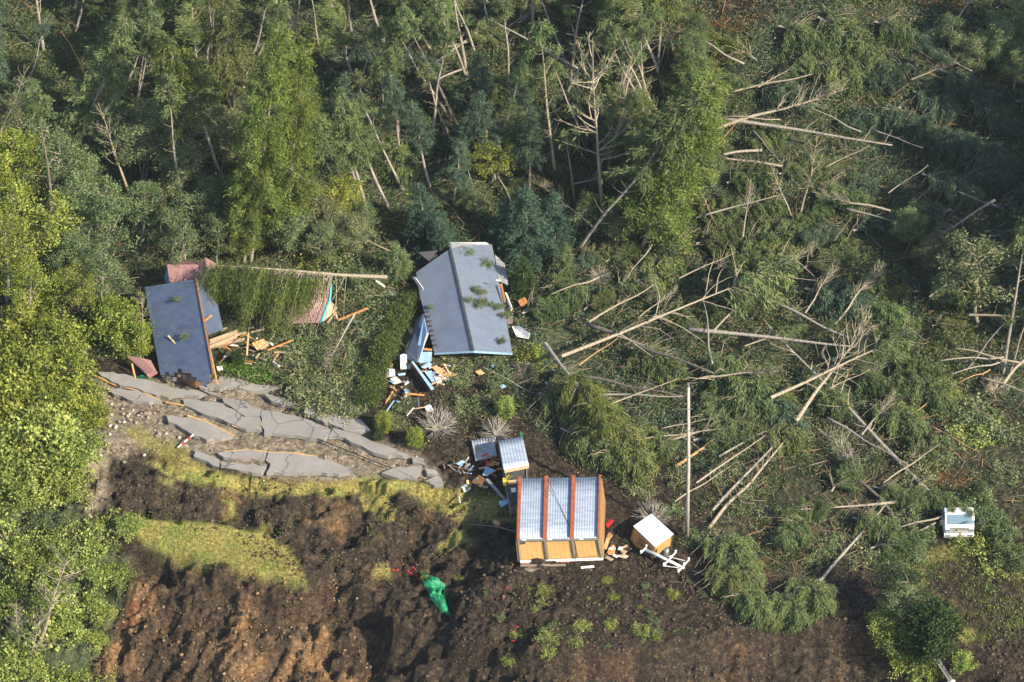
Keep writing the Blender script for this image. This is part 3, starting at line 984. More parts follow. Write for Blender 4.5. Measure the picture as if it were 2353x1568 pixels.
# the trunk across the houses
lie('hang', 890, 637, 480, 609, 'yellowish pine trunk lying across two houses with hanging boughs', None, 'cedar', 'palebark', h0=3.4, h1=4.6, wide=1.65)
for (a, b, c, d, bk_, k_) in [(1497, 309, 1607, 244, 'palebark', 'log'), (1917, 554, 1958, 498, 'palebark', 'log'), (1947, 549, 1978, 494, 'palebark', 'log'), (1707, 545, 1726, 410, 'bark', 'barefall'), (1607, 438, 1648, 520, 'orangebark', 'log'),
                       (1467, 730, 1560, 660, 'palebark', 'barefall'), (1637, 836, 1616, 690, 'bark', 'log'), (1907, 892, 2000, 850, 'palebark', 'log'), (1916, 880, 1965, 838, 'palebark', 'log'), (1700, 720, 1620, 640, 'palebark', 'barefall'),
                       (1500, 560, 1440, 640, 'bark', 'log'), (1640, 606, 1735, 600, 'palebark', 'log'), (1850, 602, 1915, 600, 'palebark', 'log'), (1650, 335, 1700, 270, 'orangebark', 'log'), (1730, 300, 1800, 380, 'bark', 'log'),
                       (2010, 300, 2120, 340, 'bark', 'log'), (2200, 440, 2300, 480, 'bark', 'log'), (2140, 560, 2300, 540, 'bark', 'log'), (2060, 500, 2150, 420, 'bark', 'log'), (1760, 640, 1880, 560, 'palebark', 'barefall'), (1640, 760, 1760, 640, 'palebark', 'barefall'),
                       (1400, 930, 1560, 870, 'palebark', 'log'), (1780, 960, 1700, 880, 'bark', 'barefall'), (1850, 720, 1930, 600, 'palebark', 'barefall'), (1470, 1010, 1660, 985, 'palebark', 'log'), (1520, 985, 1640, 960, 'palebark', 'log'), (1600, 1110, 1760, 1000, 'palebark', 'log'),
                       (1980, 1000, 2060, 900, 'bark', 'barefall'), (1900, 960, 2090, 1070, 'bark', 'log'), (2030, 1110, 2160, 1020, 'palebark', 'log'), (2140, 980, 2250, 1040, 'orangebark', 'log'), (1180, 480, 1120, 330, 'bark', 'barefall'), (1560, 640, 1690, 580, 'palebark', 'log')]:
    lie(k_, a, b, c, d, {'palebark': 'thin pale', 'bark': 'thin grey', 'orangebark': 'reddish'}[bk_] + (' bare log' if k_ == 'log' else ' leafless felled stem with twigs'), None, bk=bk_, h0=1.0, h1=1.4, wide=.85)
# felled crowns with no long trunk in sight
CROWNS = [(1240, 905, 1380, 965, 'larch'), (1290, 985, 1420, 1060, 'larch'), (1270, 850, 1360, 900, 'larch'), (1320, 955, 1470, 1035, 'olive'), (1370, 1010, 1490, 1085, 'olive'), (1255, 880, 1330, 950, 'olive'), (1340, 900, 1420, 990, 'olive'), (1440, 990, 1540, 1030, 'larch'), (1640, 880, 1740, 930, 'olive'), (1740, 880, 1800, 960, 'olive'), (2090, 880, 2200, 915, 'olive'), (1640, 1300, 1700, 1360, 'olive'), (1730, 1390, 1790, 1440, 'olive'), (1640, 830, 1760, 960, 'larch'), (1690, 870, 1830, 990, 'darklarch'),
          (1600, 930, 1680, 1000, 'larch'), (1830, 870, 1940, 940, 'larch'), (1960, 860, 2080, 900, 'larch'), (2060, 850, 2180, 930, 'larch'), (2000, 930, 2120, 990, 'larch'),
          (1450, 800, 1560, 860, 'larch'), (1500, 730, 1650, 700, 'larch'), (1640, 620, 1760, 560, 'larch'), (1700, 560, 1850, 520, 'larch'), (1840, 620, 1960, 560, 'larch'),
          (1900, 680, 2030, 650, 'larch'), (1990, 770, 2110, 740, 'larch'), (1200, 720, 1300, 690, 'larch'), (1250, 640, 1340, 690, 'larch'), (1400, 670, 1560, 610, 'larch'),
          (1790, 60, 1920, 110, 'larch'), (1880, 40, 2000, 120, 'larch'), (1830, 120, 1990, 190, 'larch'), (1930, 130, 2060, 170, 'larch'), (2010, 50, 2110, 90, 'larch'),
          (1750, 190, 1860, 240, 'darklarch'), (2100, 210, 2200, 260, 'darklarch'), (2160, 160, 2290, 220, 'darklarch'), (2230, 230, 2340, 290, 'darklarch'), (2060, 290, 2200, 350, 'darklarch'),  # upper-right crowns take the darker needles, shade put into their colour
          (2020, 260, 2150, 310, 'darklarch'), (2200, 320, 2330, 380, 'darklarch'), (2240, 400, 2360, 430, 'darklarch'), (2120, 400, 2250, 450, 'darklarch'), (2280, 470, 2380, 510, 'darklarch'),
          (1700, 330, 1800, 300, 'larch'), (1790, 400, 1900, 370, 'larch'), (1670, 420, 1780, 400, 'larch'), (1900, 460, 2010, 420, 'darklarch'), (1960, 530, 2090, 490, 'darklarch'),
          (1700, 480, 1800, 470, 'larch'), (1820, 520, 1900, 480, 'larch'), (1600, 500, 1700, 470, 'larch'), (1600, 560, 1700, 540, 'larch'),
          (1650, 1290, 1740, 1340, 'larch'), (1690, 1340, 1760, 1420, 'larch'), (1780, 1360, 1850, 1430, 'larch'), (1820, 1330, 1900, 1400, 'larch'), (1620, 1240, 1720, 1290, 'larch'),
          (2010, 1120, 2120, 1150, 'larch'), (2080, 1130, 2200, 1160, 'larch'), (2090, 1050, 2180, 1010, 'larch'), (1910, 1130, 1960, 1060, 'larch'), (1850, 1190, 1800, 1250, 'larch'),
          (2000, 1260, 2120, 1230, 'larch'), (1960, 1190, 2060, 1220, 'larch'),
          (960, 350, 1060, 300, 'darklarch'), (1000, 400, 1120, 360, 'darklarch'), (1080, 180, 1190, 230, 'larch'), (1130, 100, 1240, 160, 'larch'), (800, 110, 880, 150, 'darklarch'),
          (900, 120, 1010, 170, 'darklarch'), (950, 180, 1050, 240, 'darklarch'), (740, 130, 800, 210, 'darklarch'), (1060, 60, 1150, 40, 'darklarch'), (860, 330, 940, 400, 'larch')]
for (a, b, c, d, lf) in CROWNS:
    far = (c - a) ** 2 + (d - b) ** 2
    lie('crownonly', a, b, c, d, ('dark' if lf == 'darklarch' else 'green') + (' drooping crown of felled larch' if far > 13000 else ' small drooping crown of felled larch'),
        None, lf, 'bark', h0=.5, h1=1.0, wide=random.uniform(1.1, 1.4) * (1.15 if far < 13000 else .95))

RIGHTWOOD = [(1000, 20), (1560, 100), (1700, 110), (2120, 110), (2180, -10), (2400, -20), (2400, 930), (2200, 870), (2110, 960), (1850, 940), (1690, 1060), (1480, 1040), (1340, 980), (1290, 800), (1220, 700), (1300, 600), (1250, 470), (1000, 420)]
# filler of the wood: standing larches in several tones, in scattered order
taken = []
def spots(n, box, dmin, keep=None):
    out, tries = [], 0
    while len(out) < n and tries < 4000:
        tries += 1
        u, v = random.uniform(box[0], box[2]), random.uniform(box[1], box[3])
        if keep and not keep(u, v):
            continue
        if all((u - a) ** 2 + ((v - b) * 1.4) ** 2 > dmin * dmin for a, b in taken):
            taken.append((u, v))
            out.append((u, v))
    return out
def segd(u, v, q):
    ex, ey = q[2] - q[0], q[3] - q[1]
    t = min(1, max(0, ((u - q[0]) * ex + (v - q[1]) * ey) / (ex * ex + ey * ey)))
    return math.hypot(u - q[0] - t * ex, v - q[1] - t * ey)
def inright(u, v):
    return float(polymask(np.array([u]), np.array([v]), RIGHTWOOD, 1)[0]) > .5 and not (1185 < u < 1310 and 420 < v < 600)
for (u, v) in spots(120, (960, 0, 2380, 1060), 50, inright):
    a = random.choice([random.uniform(-.5, .9), random.uniform(-.5, .9), random.uniform(2.4, 3.8)])
    ln = random.uniform(70, 150)
    dark = u > 1990 and v < 560  # upper-right shade is put into the needle colour
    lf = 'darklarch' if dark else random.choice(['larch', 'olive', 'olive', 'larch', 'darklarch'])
    nm = {'darklarch': 'dark green', 'larch': 'green', 'olive': 'olive'}[lf] + (' broad' if ln > 110 else ' small') + ' crown of felled larch'
    if random.random() < .24 and not (930 < u + ln * 1.6 * math.cos(a) < 1240 and 520 < v - ln * 1.5 * math.sin(a) < 840) and not (1185 < u < 1300):
        lie(random.choice(['barefall', 'log', 'fall']), u, v, u + ln * 1.6 * math.cos(a), v - ln * 1.5 * math.sin(a), random.choice(['thin pale', 'slender grey']) + ' felled larch stem with twigs', None, lf, random.choice(['palebark', 'bark']), h0=.7, h1=random.uniform(.9, 2.2))
    elif min(segd(u + ln * .5 * math.cos(a), v - ln * .4 * math.sin(a), q) for q in HERO) > 24:
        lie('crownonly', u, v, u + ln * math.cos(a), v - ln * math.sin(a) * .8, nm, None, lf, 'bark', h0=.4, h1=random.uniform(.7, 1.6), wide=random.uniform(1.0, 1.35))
taken.clear()
for (u, v) in spots(20, (-60, -60, 560, 280), 66):
    h = random.uniform(170, 300)
    ln = random.uniform(-70, 90)
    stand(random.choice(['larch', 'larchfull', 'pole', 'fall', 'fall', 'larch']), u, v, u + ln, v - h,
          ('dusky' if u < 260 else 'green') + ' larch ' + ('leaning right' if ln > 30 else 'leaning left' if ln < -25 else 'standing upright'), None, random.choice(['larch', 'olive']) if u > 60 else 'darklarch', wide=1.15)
for (u, v) in spots(20, (560, -60, 1600, 230), 74):
    h = random.uniform(170, 310)
    ln = random.uniform(-110, 60)
    stand(random.choice(['larch', 'larchfull', 'fall', 'pole', 'larch', 'fall']), u, v, u + ln, v - h,
          ('dull green' if u < 1150 else 'green') + ' larch ' + ('leaning right' if ln > 25 else 'leaning left' if ln < -30 else 'standing upright'), None, random.choice(['darklarch', 'larch']) if 700 < u < 1150 else random.choice(['larch', 'olive']), wide=1.1)
for (u, v) in spots(44, (150, 60, 1560, 470), 44, lambda a, b: not (560 < a < 720 and b > 150) and b < 330 + .12 * a):
    ln = random.choice([-1, -1, 1]) * random.uniform(15, 150)
    h = random.uniform(150, 290)
    stand('pole', u, v, u + ln, v - h, random.choice(['slender pale', 'thin grey', 'slender pale']) + ' almost bare trunk leaning ' + ('left' if ln < 0 else 'right'), None, 'larch', random.choice(['bark', 'palebark', 'bark']))
for (u, v) in spots(12, (1380, 30, 1580, 420), 60):
    stand('cedar', u, v, u + random.uniform(-30, 30), v - random.uniform(120, 200), 'fluffy mid-green conifer', None, 'larch', wide=1.35, name='conifer_tree')
for (u, v) in spots(14, (700, 300, 1260, 470), 60):
    ln = random.uniform(-60, 40)
    stand('larch', u, v, u + ln, v - random.uniform(120, 220), 'small dull larch ' + ('leaning left' if ln < -20 else 'standing upright'), None, 'darklarch', wide=1.2)
# broad-leaved trees of the left and centre
BROAD = [(30, 520, 20, 330, 'yellowleaf'), (80, 620, 60, 430, 'yellowleaf'), (15, 700, 0, 500, 'yellowleaf'), (110, 500, 100, 320, 'midleaf'), (200, 560, 190, 400, 'midleaf'),
         (260, 620, 250, 470, 'midleaf'), (330, 420, 350, 260, 'paleleaf'), (395, 470, 405, 320, 'paleleaf'), (500, 420, 525, 250, 'paleleaf'), (560, 440, 560, 300, 'paleleaf'),
         (320, 560, 330, 420, 'midleaf'), (470, 560, 470, 430, 'midleaf'), (150, 660, 140, 540, 'midleaf'), (70, 760, 60, 610, 'yellowleaf'), (390, 600, 385, 480, 'midleaf'),
         (700, 560, 705, 430, 'paleleaf'), (770, 540, 770, 420, 'yellowleaf'), (640, 590, 650, 470, 'midleaf'), (840, 560, 840, 470, 'midleaf'), (740, 600, 745, 500, 'midleaf'),
         (60, 300, 60, 180, 'midleaf'), (450, 280, 450, 150, 'midleaf'), (330, 200, 330, 90, 'midleaf'), (500, 130, 500, 30, 'midleaf'), (1180, 370, 1180, 270, 'midleaf'),
         (180, 470, 185, 330, 'midleaf'), (60, 430, 50, 270, 'paleleaf'), (270, 380, 270, 250, 'midleaf'), (450, 360, 455, 220, 'midleaf'), (600, 520, 600, 400, 'midleaf'), (370, 540, 372, 430, 'paleleaf'), (430, 640, 425, 520, 'midleaf'), (240, 700, 235, 580, 'midleaf'), (180, 720, 180, 610, 'yellowleaf'), (500, 610, 500, 500, 'midleaf'), (800, 600, 800, 500, 'paleleaf'), (640, 340, 700, 230, 'midleaf'), (1130, 420, 1130, 310, 'yellowleaf'), (1230, 260, 1230, 160, 'midleaf'), (1100, 500, 1100, 430, 'midleaf'), (1350, 540, 1350, 450, 'midleaf'), (2290, 150, 2285, 40, 'midleaf'), (2235, 190, 2230, 90, 'midleaf'), (2340, 120, 2340, 0, 'midleaf'), (2190, 120, 2185, 40, 'midleaf'), (2330, 210, 2330, 110, 'midleaf'), (2090, 560, 2085, 470, 'midleaf'), (2140, 620, 2140, 540, 'paleleaf'), (1500, 700, 1500, 640, 'paleleaf'), (1590, 800, 1590, 740, 'paleleaf'), (1650, 880, 1650, 820, 'midleaf'), (2170, 700, 2165, 620, 'midleaf'), (1420, 560, 1420, 480, 'paleleaf'), (1640, 440, 1640, 370, 'midleaf')]
NM = {'yellowleaf': 'yellow-green', 'midleaf': 'mid-green', 'paleleaf': 'pale-leaved', 'darkleaf': 'dark green', 'brightleaf': 'bright green'}
for (a, b, c, d, lf) in BROAD:
    stand('broad', a, b, c, d, ('tall ' if b - d > 160 else 'small ' if b - d < 115 else '') + NM[lf] + ' broad-leaved tree', None, lf, 'bark', name='broadleaf_tree', group='broad-leaved trees of the wood', wide=1.25)
stand('broad', 2251, 750, 2232, 550, 'young birch with pale slender trunk and airy crown', 'on the right above the logs', 'paleleaf', 'palebark', name='birch_tree', i=2, wide=1.45)
# blue-green conifers round the grey house
for (a, b, c, d, lb) in [(1215, 590, 1205, 425, 'broad blue-green spruce just right of the grey roof'), (1165, 565, 1160, 455, 'smaller blue-green spruce touching the grey roof back corner'),
                         (1275, 560, 1270, 440, 'blue-green spruce standing right of the broad spruce'), (985, 560, 960, 420, 'blue-green spruce above the grey roof ridge left end'),
                         (1030, 600, 1005, 500, 'low spruce spreading left of the grey roof'), (925, 640, 905, 555, 'light green spruce by the broken stem left of house'),
                         (1200, 680, 1205, 590, 'dark spruce along the grey house right wall'), (1290, 640, 1300, 560, 'bright green spruce beside the leaning grey trunk base')]:
    stand('spruce', a, b, c, d, lb, '', 'spruce' if 'blue' in lb or 'low' in lb else 'darkleaf' if 'dark' in lb else 'midleaf', name='spruce_tree', group='spruces round the grey house', wide=1.15)
# the felled broad-leaved tree with its root end up, by the road
e = lie('barefall', 815, 722, 745, 850, 'curved grey trunk of felled leafy tree forking downwards', 'right of the timber heap', 'paleleaf', 'bark', h0=3.0, h1=.9, i=0, name='fallen_broadleaf', wide=1.2)
for k, (u, v, r_, lf) in enumerate([(672, 862, .9, 'paleleaf'), (700, 872, 1.0, 'paleleaf'), (728, 868, 1.0, 'paleleaf'), (755, 880, 1.1, 'paleleaf'), (690, 893, 1.0, 'paleleaf'), (722, 900, 1.1, 'paleleaf'), (752, 908, 1.0, 'paleleaf'), (784, 900, 1.1, 'paleleaf'),
                       (705, 925, .9, 'paleleaf'), (738, 932, 1.0, 'paleleaf'), (770, 935, 1.0, 'paleleaf'), (798, 928, .9, 'paleleaf'), (785, 952, .8, 'paleleaf'), (812, 950, .7, 'paleleaf'), (655, 835, .9, 'paleleaf'), (690, 835, .9, 'midleaf'), (720, 838, .9, 'paleleaf'),
                       (640, 800, .8, 'midleaf'), (680, 800, .9, 'midleaf'), (720, 800, 1.0, 'midleaf'), (690, 770, .8, 'midleaf'), (735, 765, .8, 'midleaf'), (770, 790, .9, 'midleaf'), (760, 825, .8, 'midleaf'), (830, 690, 1.0, 'midleaf'), (855, 650, 1.0, 'midleaf'),
                       (870, 740, .9, 'midleaf'), (840, 770, .9, 'midleaf'), (810, 830, .8, 'midleaf'), (815, 660, .9, 'midleaf'), (770, 610, 1.1, 'midleaf'), (720, 600, 1.1, 'yellowleaf')]):
    p = at(u, v)
    place('leafy_tangle', P['airy'][k % 3], p - Vector((0, 0, .1)), p + Vector((random.uniform(-.2, .2), -.2, 1.15 * r_)), M[lf], M['bark'], 'bush', ('pale olive leafy tangle' if lf == 'paleleaf' else 'green leafy tangle'),
          'between cracked road and timber heap' if lf == 'paleleaf' else 'left of the grey-roofed house', 'leafy tangles by the road', part=('stem', 'stems', 'foliage'), wide=1.15)
# the yellow-green thicket at the left edge
for (u, v, rr, lf) in [(60, 780, 2.0, 'yellowleaf'), (150, 800, 1.7, 'yellowleaf'), (30, 880, 2.1, 'yellowleaf'), (110, 880, 2.1, 'yellowleaf'), (180, 880, 1.5, 'yellowleaf'), (60, 960, 2.1, 'yellowleaf'),
                       (140, 960, 1.9, 'yellowleaf'), (205, 950, 1.2, 'yellowleaf'), (20, 1040, 1.9, 'yellowleaf'), (90, 1050, 1.9, 'brightleaf'), (160, 1040, 1.4, 'brightleaf'), (100, 1110, 1.5, 'brightleaf'),
                       (150, 1120, 1.2, 'brightleaf'), (60, 1130, 1.3, 'brightleaf'), (-10, 960, 2.0, 'yellowleaf'), (100, 1200, 1.2, 'midleaf'), (195, 1210, 1.0, 'brightleaf'), (250, 1200, .9, 'brightleaf'),
                       (300, 1205, .7, 'brightleaf'), (20, 1230, 1.5, 'brightleaf'), (60, 1300, 1.6, 'brightleaf'), (140, 1280, 1.3, 'brightleaf'), (210, 1290, 1.2, 'brightleaf'), (265, 1320, .9, 'brightleaf'),
                       (20, 1380, 1.6, 'brightleaf'), (100, 1380, 1.5, 'brightleaf'), (180, 1370, 1.3, 'brightleaf'), (230, 1400, 1.0, 'brightleaf'), (60, 1460, 1.5, 'brightleaf'), (150, 1450, 1.3, 'brightleaf'),
                       (215, 1470, .9, 'brightleaf'), (30, 1550, 1.5, 'brightleaf'), (120, 1540, 1.1, 'brightleaf'), (220, 1555, .8, 'brightleaf'), (170, 1540, .8, 'yellowleaf'), (90, 700, 1.7, 'yellowleaf'), (20, 620, 1.7, 'yellowleaf')]:
    p = at(u, v + 14)
    if v > 1150:
        rr *= .82
    place('bush', pick('airy' if v > 1150 and random.random() < .5 else 'bush'), p - Vector((0, 0, .2)), p + Vector((random.uniform(-.3, .3), random.uniform(-.3, .2), 1.35 * rr * random.uniform(.75, 1.35))), M[lf], M['bark'], 'bush',
          {'yellowleaf': 'yellow-green', 'brightleaf': 'bright green', 'midleaf': 'mid-green'}[lf] + (' large' if rr > 1.6 else ' small' if rr < 1.1 else '') + ' leafy bush',
          'in the left thicket ' + ('beside the cracked road' if v < 1000 else 'beside the grey gravel' if v < 1190 else 'below the grass tongue'), 'bushes of the left thicket', part=('stem', 'stems', 'foliage'))
stand('bare', 88, 1478, 160, 1270, 'leafless pale sapling with spreading twigs', 'in the lower left corner', bk='palebark', i=0, name='bare_sapling', wide=1.2)
stand('bare', 40, 1515, 38, 1380, 'small thin leafless sapling', 'at the lower left edge', 'midleaf', 'palebark', i=1, name='bare_sapling')
stand('bare', 62, 1540, 100, 1400, 'low leafless sapling leaning right', 'in the lower left corner', 'midleaf', 'palebark', i=2, name='bare_sapling')
stand('bare', 330, 790, 322, 660, 'twisted leafless branches beside the blue-tiled roof', None, 'yellowleaf', 'palebark', i=2, name='bare_tree', wide=.8)
for (u, v, h_) in [(275, 770, 2.2), (300, 800, 2.0), (255, 750, 1.8), (320, 820, 1.2)]:
    p = at(u, v)
    place('bush', pick('bush'), p, p + Vector((.1, 0, h_)), M['yellowleaf'], M['bark'], 'bush', 'hanging yellow-green leafy bush', 'left of the blue-tiled roof', 'bushes left of the blue house', part=('stem', 'stems', 'foliage'))
# lower right corner
stand('broad', 2065, 1420, 2050, 1320, 'dark green small tree with two pale stems', 'in the lower right corner', 'darkleaf', 'palebark', i=1, wide=1.7)
stand('broad', 2050, 1440, 2075, 1345, 'lighter green bushy sapling next to the dark tree', 'in the lower right corner', 'midleaf', 'bark', i=0, wide=1.3)
p = at(2130, 1500)
place('round_conifer', P['roundbush'][0], p, p + Vector((.3, 0, 3.6)), M['darkleaf'], M['bark'], 'bush', 'large rounded dark green conifer beside the lattice mast', '', 'lower right shrubs', wide=1.0, part=('stem', 'stems', 'foliage'))
for (u, v, rr) in [(2035, 1450, 1.3), (2060, 1490, 1.4), (2090, 1530, 1.4), (2120, 1555, 1.3), (2215, 1530, .8), (2150, 1470, 1.0), (2300, 1240, 1.2), (2240, 1180, 1.5), (2270, 1210, 1.2), (2330, 1300, 1.3)]:
    p = at(u, v)
    place('bush', pick('bush'), p - Vector((0, 0, .1)), p + Vector((0, 0, rr)), M['brightleaf'] if v > 1300 else M['midleaf'], M['bark'], 'bush', 'low ' + ('bright green' if v > 1300 else 'mid-green') + ' bush',
          'round the dark rounded conifer' if v > 1400 else 'right of the white truck', 'lower right shrubs', part=('stem', 'stems', 'foliage'))
p = at(2225, 1165)
place('conifer_tree', pick('spruce'), p, p + Vector((.8, 0, 2.4)), M['darkleaf'], M['bark'], 'tree', 'dark green conifer bough hanging behind the white truck', '', 'lower right shrubs', wide=1.5)
def shade_wood():  # unseen trees added beyond the right border to shade the upper right
    r = np.random.default_rng(77)
    cs, b = [], NPB()
    for (x, y, h) in [(47, 6, 20), (50, -1, 22), (52, 4, 21), (49, 11, 20), (54, 10, 22), (47, -4, 20), (56, -5, 22),  (57, 2, 23), (51, 17, 19), (56, 16, 21), (60, 9, 23), (48, 20, 17), (62, -2, 22), (46, 0, 18)]:
        z = float(gz(x, y))
        b.tube([[x, y, z - .5], [x, y, z + h * .5], [x + .2, y, z + h]], [.3, .2, .03], 6)
        n = 240
        t = r.uniform(.12, 1, n)
        a = r.uniform(0, 6.283, n)
        q = 3.6 * (1.05 - t) ** .6 * np.sqrt(r.random(n))
        cs.append(np.stack([x + q * np.cos(a), y + q * np.sin(a), z + h * t], 1))
    c = np.concatenate(cs)
    me = leaves('shade_wood', *leaf_clusters(c, r.uniform(.5, .9, len(c)), 26, (.3, .6), r))
    o = add('shade_wood', me, M['darklarch'], None, 'stuff')
    o['label'], o['category'] = 'unseen dark wood added beyond the right border for its shade', 'wood'
    add('trunks', b.mesh('wood_trunks'), M['bark'], o)
shade_wood()
# garden shrubs
for (u, v, h_, lf, lb) in [(881, 988, 1.35, 'yellowleaf', 'round yellow-green garden shrub beside the road end'), (955, 1023, 1.3, 'yellowleaf', 'round yellow-green garden shrub among the rubble'),
                           (870, 1010, .8, 'darkleaf', 'low dark shrub under the yellow-green garden shrub'), (1160, 955, 1.4, 'brightleaf', 'fresh bright green shrub below the grey house'),
                           (1130, 905, .9, 'midleaf', 'trampled mid-green shrub below the grey house'), (545, 838, 1.1, 'darkleaf', 'small cone-shaped dark shrub in front of the timber heap')]:
    p = at(u, v)
    place('garden_shrub', P['roundbush'][0], p, p + Vector((0, 0, h_)), M[lf], M['bark'], 'shrub', lb, '', 'garden shrubs', wide=1.0, part=('stem', 'stems', 'foliage'))
for (u, v, s_, lb, m_) in [(1005, 985, 1.5, 'upturned fan of dry roots among the rubble', 'bark'), (1140, 1000, 1.2, 'dry root heap above the small metal roof', 'bark'), (1200, 862, 1.0, 'dark round root plate below the grey house', 'darkbark'),
                           (1497, 1195, 1.3, 'torn root fan behind the white-roofed hut', 'bark'), (2285, 900, 1.1, 'brown root heap at the right edge', 'twig'), (1375, 640, .9, 'brown root plate at the log end', 'bark')]:
    p = at(u, v, .1)
    place('root_plate', pick('rootfan'), p, p + Vector((.1, -.5, 1.2)) * s_, M['twig'], M[m_], 'roots', lb, '', 'torn root plates', part=('roots', 'roots', 'roots'))
for (u, v, sz, lf) in [(2260, 985, 1.5, 'midleaf'), (2240, 1010, 1.2, 'brightleaf'), (2285, 1005, 1.1, 'midleaf'), (1835, 1005, .9, 'paleleaf'), (1815, 1040, .9, 'paleleaf'), (1850, 1030, .8, 'midleaf'), (2120, 1080, 1.2, 'paleleaf'), (2150, 1060, 1.1, 'midleaf'), (2100, 1105, 1.1, 'paleleaf'),
                       (1680, 1090, .8, 'paleleaf'), (1655, 1100, .7, 'midleaf'), (1730, 1130, .8, 'midleaf'), (1700, 1180, .8, 'midleaf'), (1760, 1190, .7, 'paleleaf'), (1600, 1240, .7, 'midleaf'), (1640, 1255, .8, 'paleleaf'), (1690, 1275, .8, 'midleaf'), (1450, 1110, .8, 'paleleaf'), (1420, 1090, .8, 'midleaf'), (1480, 1130, .7, 'paleleaf'),
                       (1950, 1250, .8, 'paleleaf'), (1900, 1260, .7, 'midleaf'), (1990, 1290, .8, 'paleleaf'), (2060, 1290, .8, 'midleaf'), (2110, 1280, .7, 'midleaf'), (1870, 1290, .7, 'paleleaf'), (2090, 1200, .9, 'midleaf'), (2130, 1230, .9, 'midleaf'), (2240, 1260, 1.0, 'brightleaf'), (2280, 1300, 1.0, 'brightleaf'),
                       (1540, 1180, .8, 'midleaf'), (1560, 1110, .8, 'paleleaf'), (2320, 1100, .9, 'midleaf'), (2180, 960, .9, 'midleaf'), (1930, 1010, .8, 'paleleaf'), (2010, 1060, .8, 'midleaf'), (1050, 880, .8, 'midleaf'), (1100, 930, .9, 'midleaf'), (1060, 940, .8, 'paleleaf'), (1150, 880, .8, 'midleaf'), (1090, 830, .7, 'paleleaf'),
                       (1130, 835, .7, 'midleaf'), (1045, 828, .7, 'paleleaf'), (1210, 820, 1.0, 'yellowleaf'), (1230, 840, .9, 'yellowleaf'), (930, 940, .8, 'midleaf'), (915, 975, .7, 'paleleaf')]:
    p = at(u, v)
    place('leafy_plant', pick('airy'), p - Vector((0, 0, .05)), p + Vector((random.uniform(-.2, .2), -.1, 1.0 * sz)), M[lf], M['bark'], 'plant', {'midleaf': 'green', 'paleleaf': 'pale green', 'brightleaf': 'bright green', 'yellowleaf': 'yellow-green'}[lf] + ' loose leafy plant', None, 'loose plants on the soil', wide=1.2, part=('stem', 'stems', 'foliage'))
# crops in the field
for k in range(34):
    row = k % 8
    t = k // 8
    u = 1110 + 120 * t + random.uniform(-25, 25) + row * 6
    v = 1345 + row * 22 + random.uniform(-10, 10)
    if u > 1720:
        continue
    p = at(u, v)
    sz = random.choice([.12, .16, .2, .3]) * random.uniform(.8, 1.3)
    place('crop_plant', pick('airy'), p, p + Vector((0, 0, sz * 1.1)), M[random.choice(['brightleaf', 'midleaf', 'yellowleaf', 'midleaf'])], M['bark'], 'plant',
          ('large ' if sz > .22 else 'small ') + 'leafy crop plant', 'on the dark field below the shed', 'crop plants on the dark field', wide=random.uniform(.8, 1.2), part=('stem', 'stems', 'foliage'))
for (u, v, sz) in [(1195, 1460, 1.0), (1255, 1470, 1.2), (1262, 1500, 1.0), (1340, 1440, 1.1), (1480, 1455, 1.2), (1170, 1520, .8), (1325, 1480, .9), (1400, 1440, .9), (1250, 1360, .9), (1395, 1335, .7), (985, 1330, .8), (1050, 1335, .7), (1550, 1370, .8), (1410, 1375, .7)]:
    p = at(u, v)
    place('vegetable_clump', pick('airy'), p, p + Vector((0, 0, sz * .5)), M['brightleaf' if sz > .85 else 'yellowleaf'], M['bark'], 'plant', ('bright green' if sz > .85 else 'yellowish') + ' spreading vegetable clump',
          'on the dark field near the scarp', 'vegetable clumps', wide=1.1, part=('stem', 'stems', 'foliage'))

# ------------------------------------------------------------------ painted, metal and timber surfaces
M['galv'] = plain('galvanised_sheet', (.36, .42, .50), (.23, .27, .33), 1.4, .42, .25, (.6, 2.5, 1), .5)
M['oldgalv'] = plain('dirty_sheet_metal', (.34, .37, .41), (.17, .16, .15), 1.8, .55, .2)
M['rustred'] = plain('rust_red_beam', (.30, .085, .035), (.17, .055, .03), 2.5, .7)
M['ochre'] = None
M['white'] = plain('white_paint', (.78, .78, .77), (.52, .50, .47), 1.6, .5)
M['cream'] = plain('cream_wall', (.62, .56, .44), (.40, .34, .25), 2.0, .8)
M['paleblue'] = plain('pale_blue_panel', (.30, .47, .65), (.17, .26, .36), 1.8, .6)
M['cyan'] = plain('cyan_trim', (.06, .38, .50), None, 2.0, .5)
M['darkgrey'] = plain('dark_grey_sheet', (.060, .060, .066), (.035, .035, .038), 2.5, .75)
M['greywood'] = plain('weathered_grey_boards', (.24, .21, .17), (.12, .10, .08), 3.0, .85, 0, (1, 6, 6))
M['timber'] = plain('pale_timber', (.50, .38, .235), (.32, .22, .13), 3.0, .8, 0, (6, 1, 6))
M['orangetimber'] = plain('orange_timber', (.52, .24, .085), (.34, .14, .05), 3.0, .8)
M['plywood'] = plain('plywood', (.46, .29, .135), (.33, .19, .085), 2.0, .8)
M['brownboard'] = plain('brown_boards', (.22, .115, .055), (.12, .06, .03), 3.0, .8, 0, (8, 1, 1))
M['red'] = plain('red_plastic', (.55, .025, .03), (.40, .02, .025), 2.0, .45)
M['black'] = plain('black_rubber', (.015, .015, .016), None, 2.0, .6)
M['yellow'] = plain('yellow_sheet', (.62, .50, .03), None, 2.0, .6)
M['steel'] = plain('grey_steel', (.34, .35, .36), (.24, .25, .26), 3.0, .4, .6)
M['porcelain'] = plain('white_porcelain', (.82, .83, .85), None, 3.0, .2)
M['glass'] = None

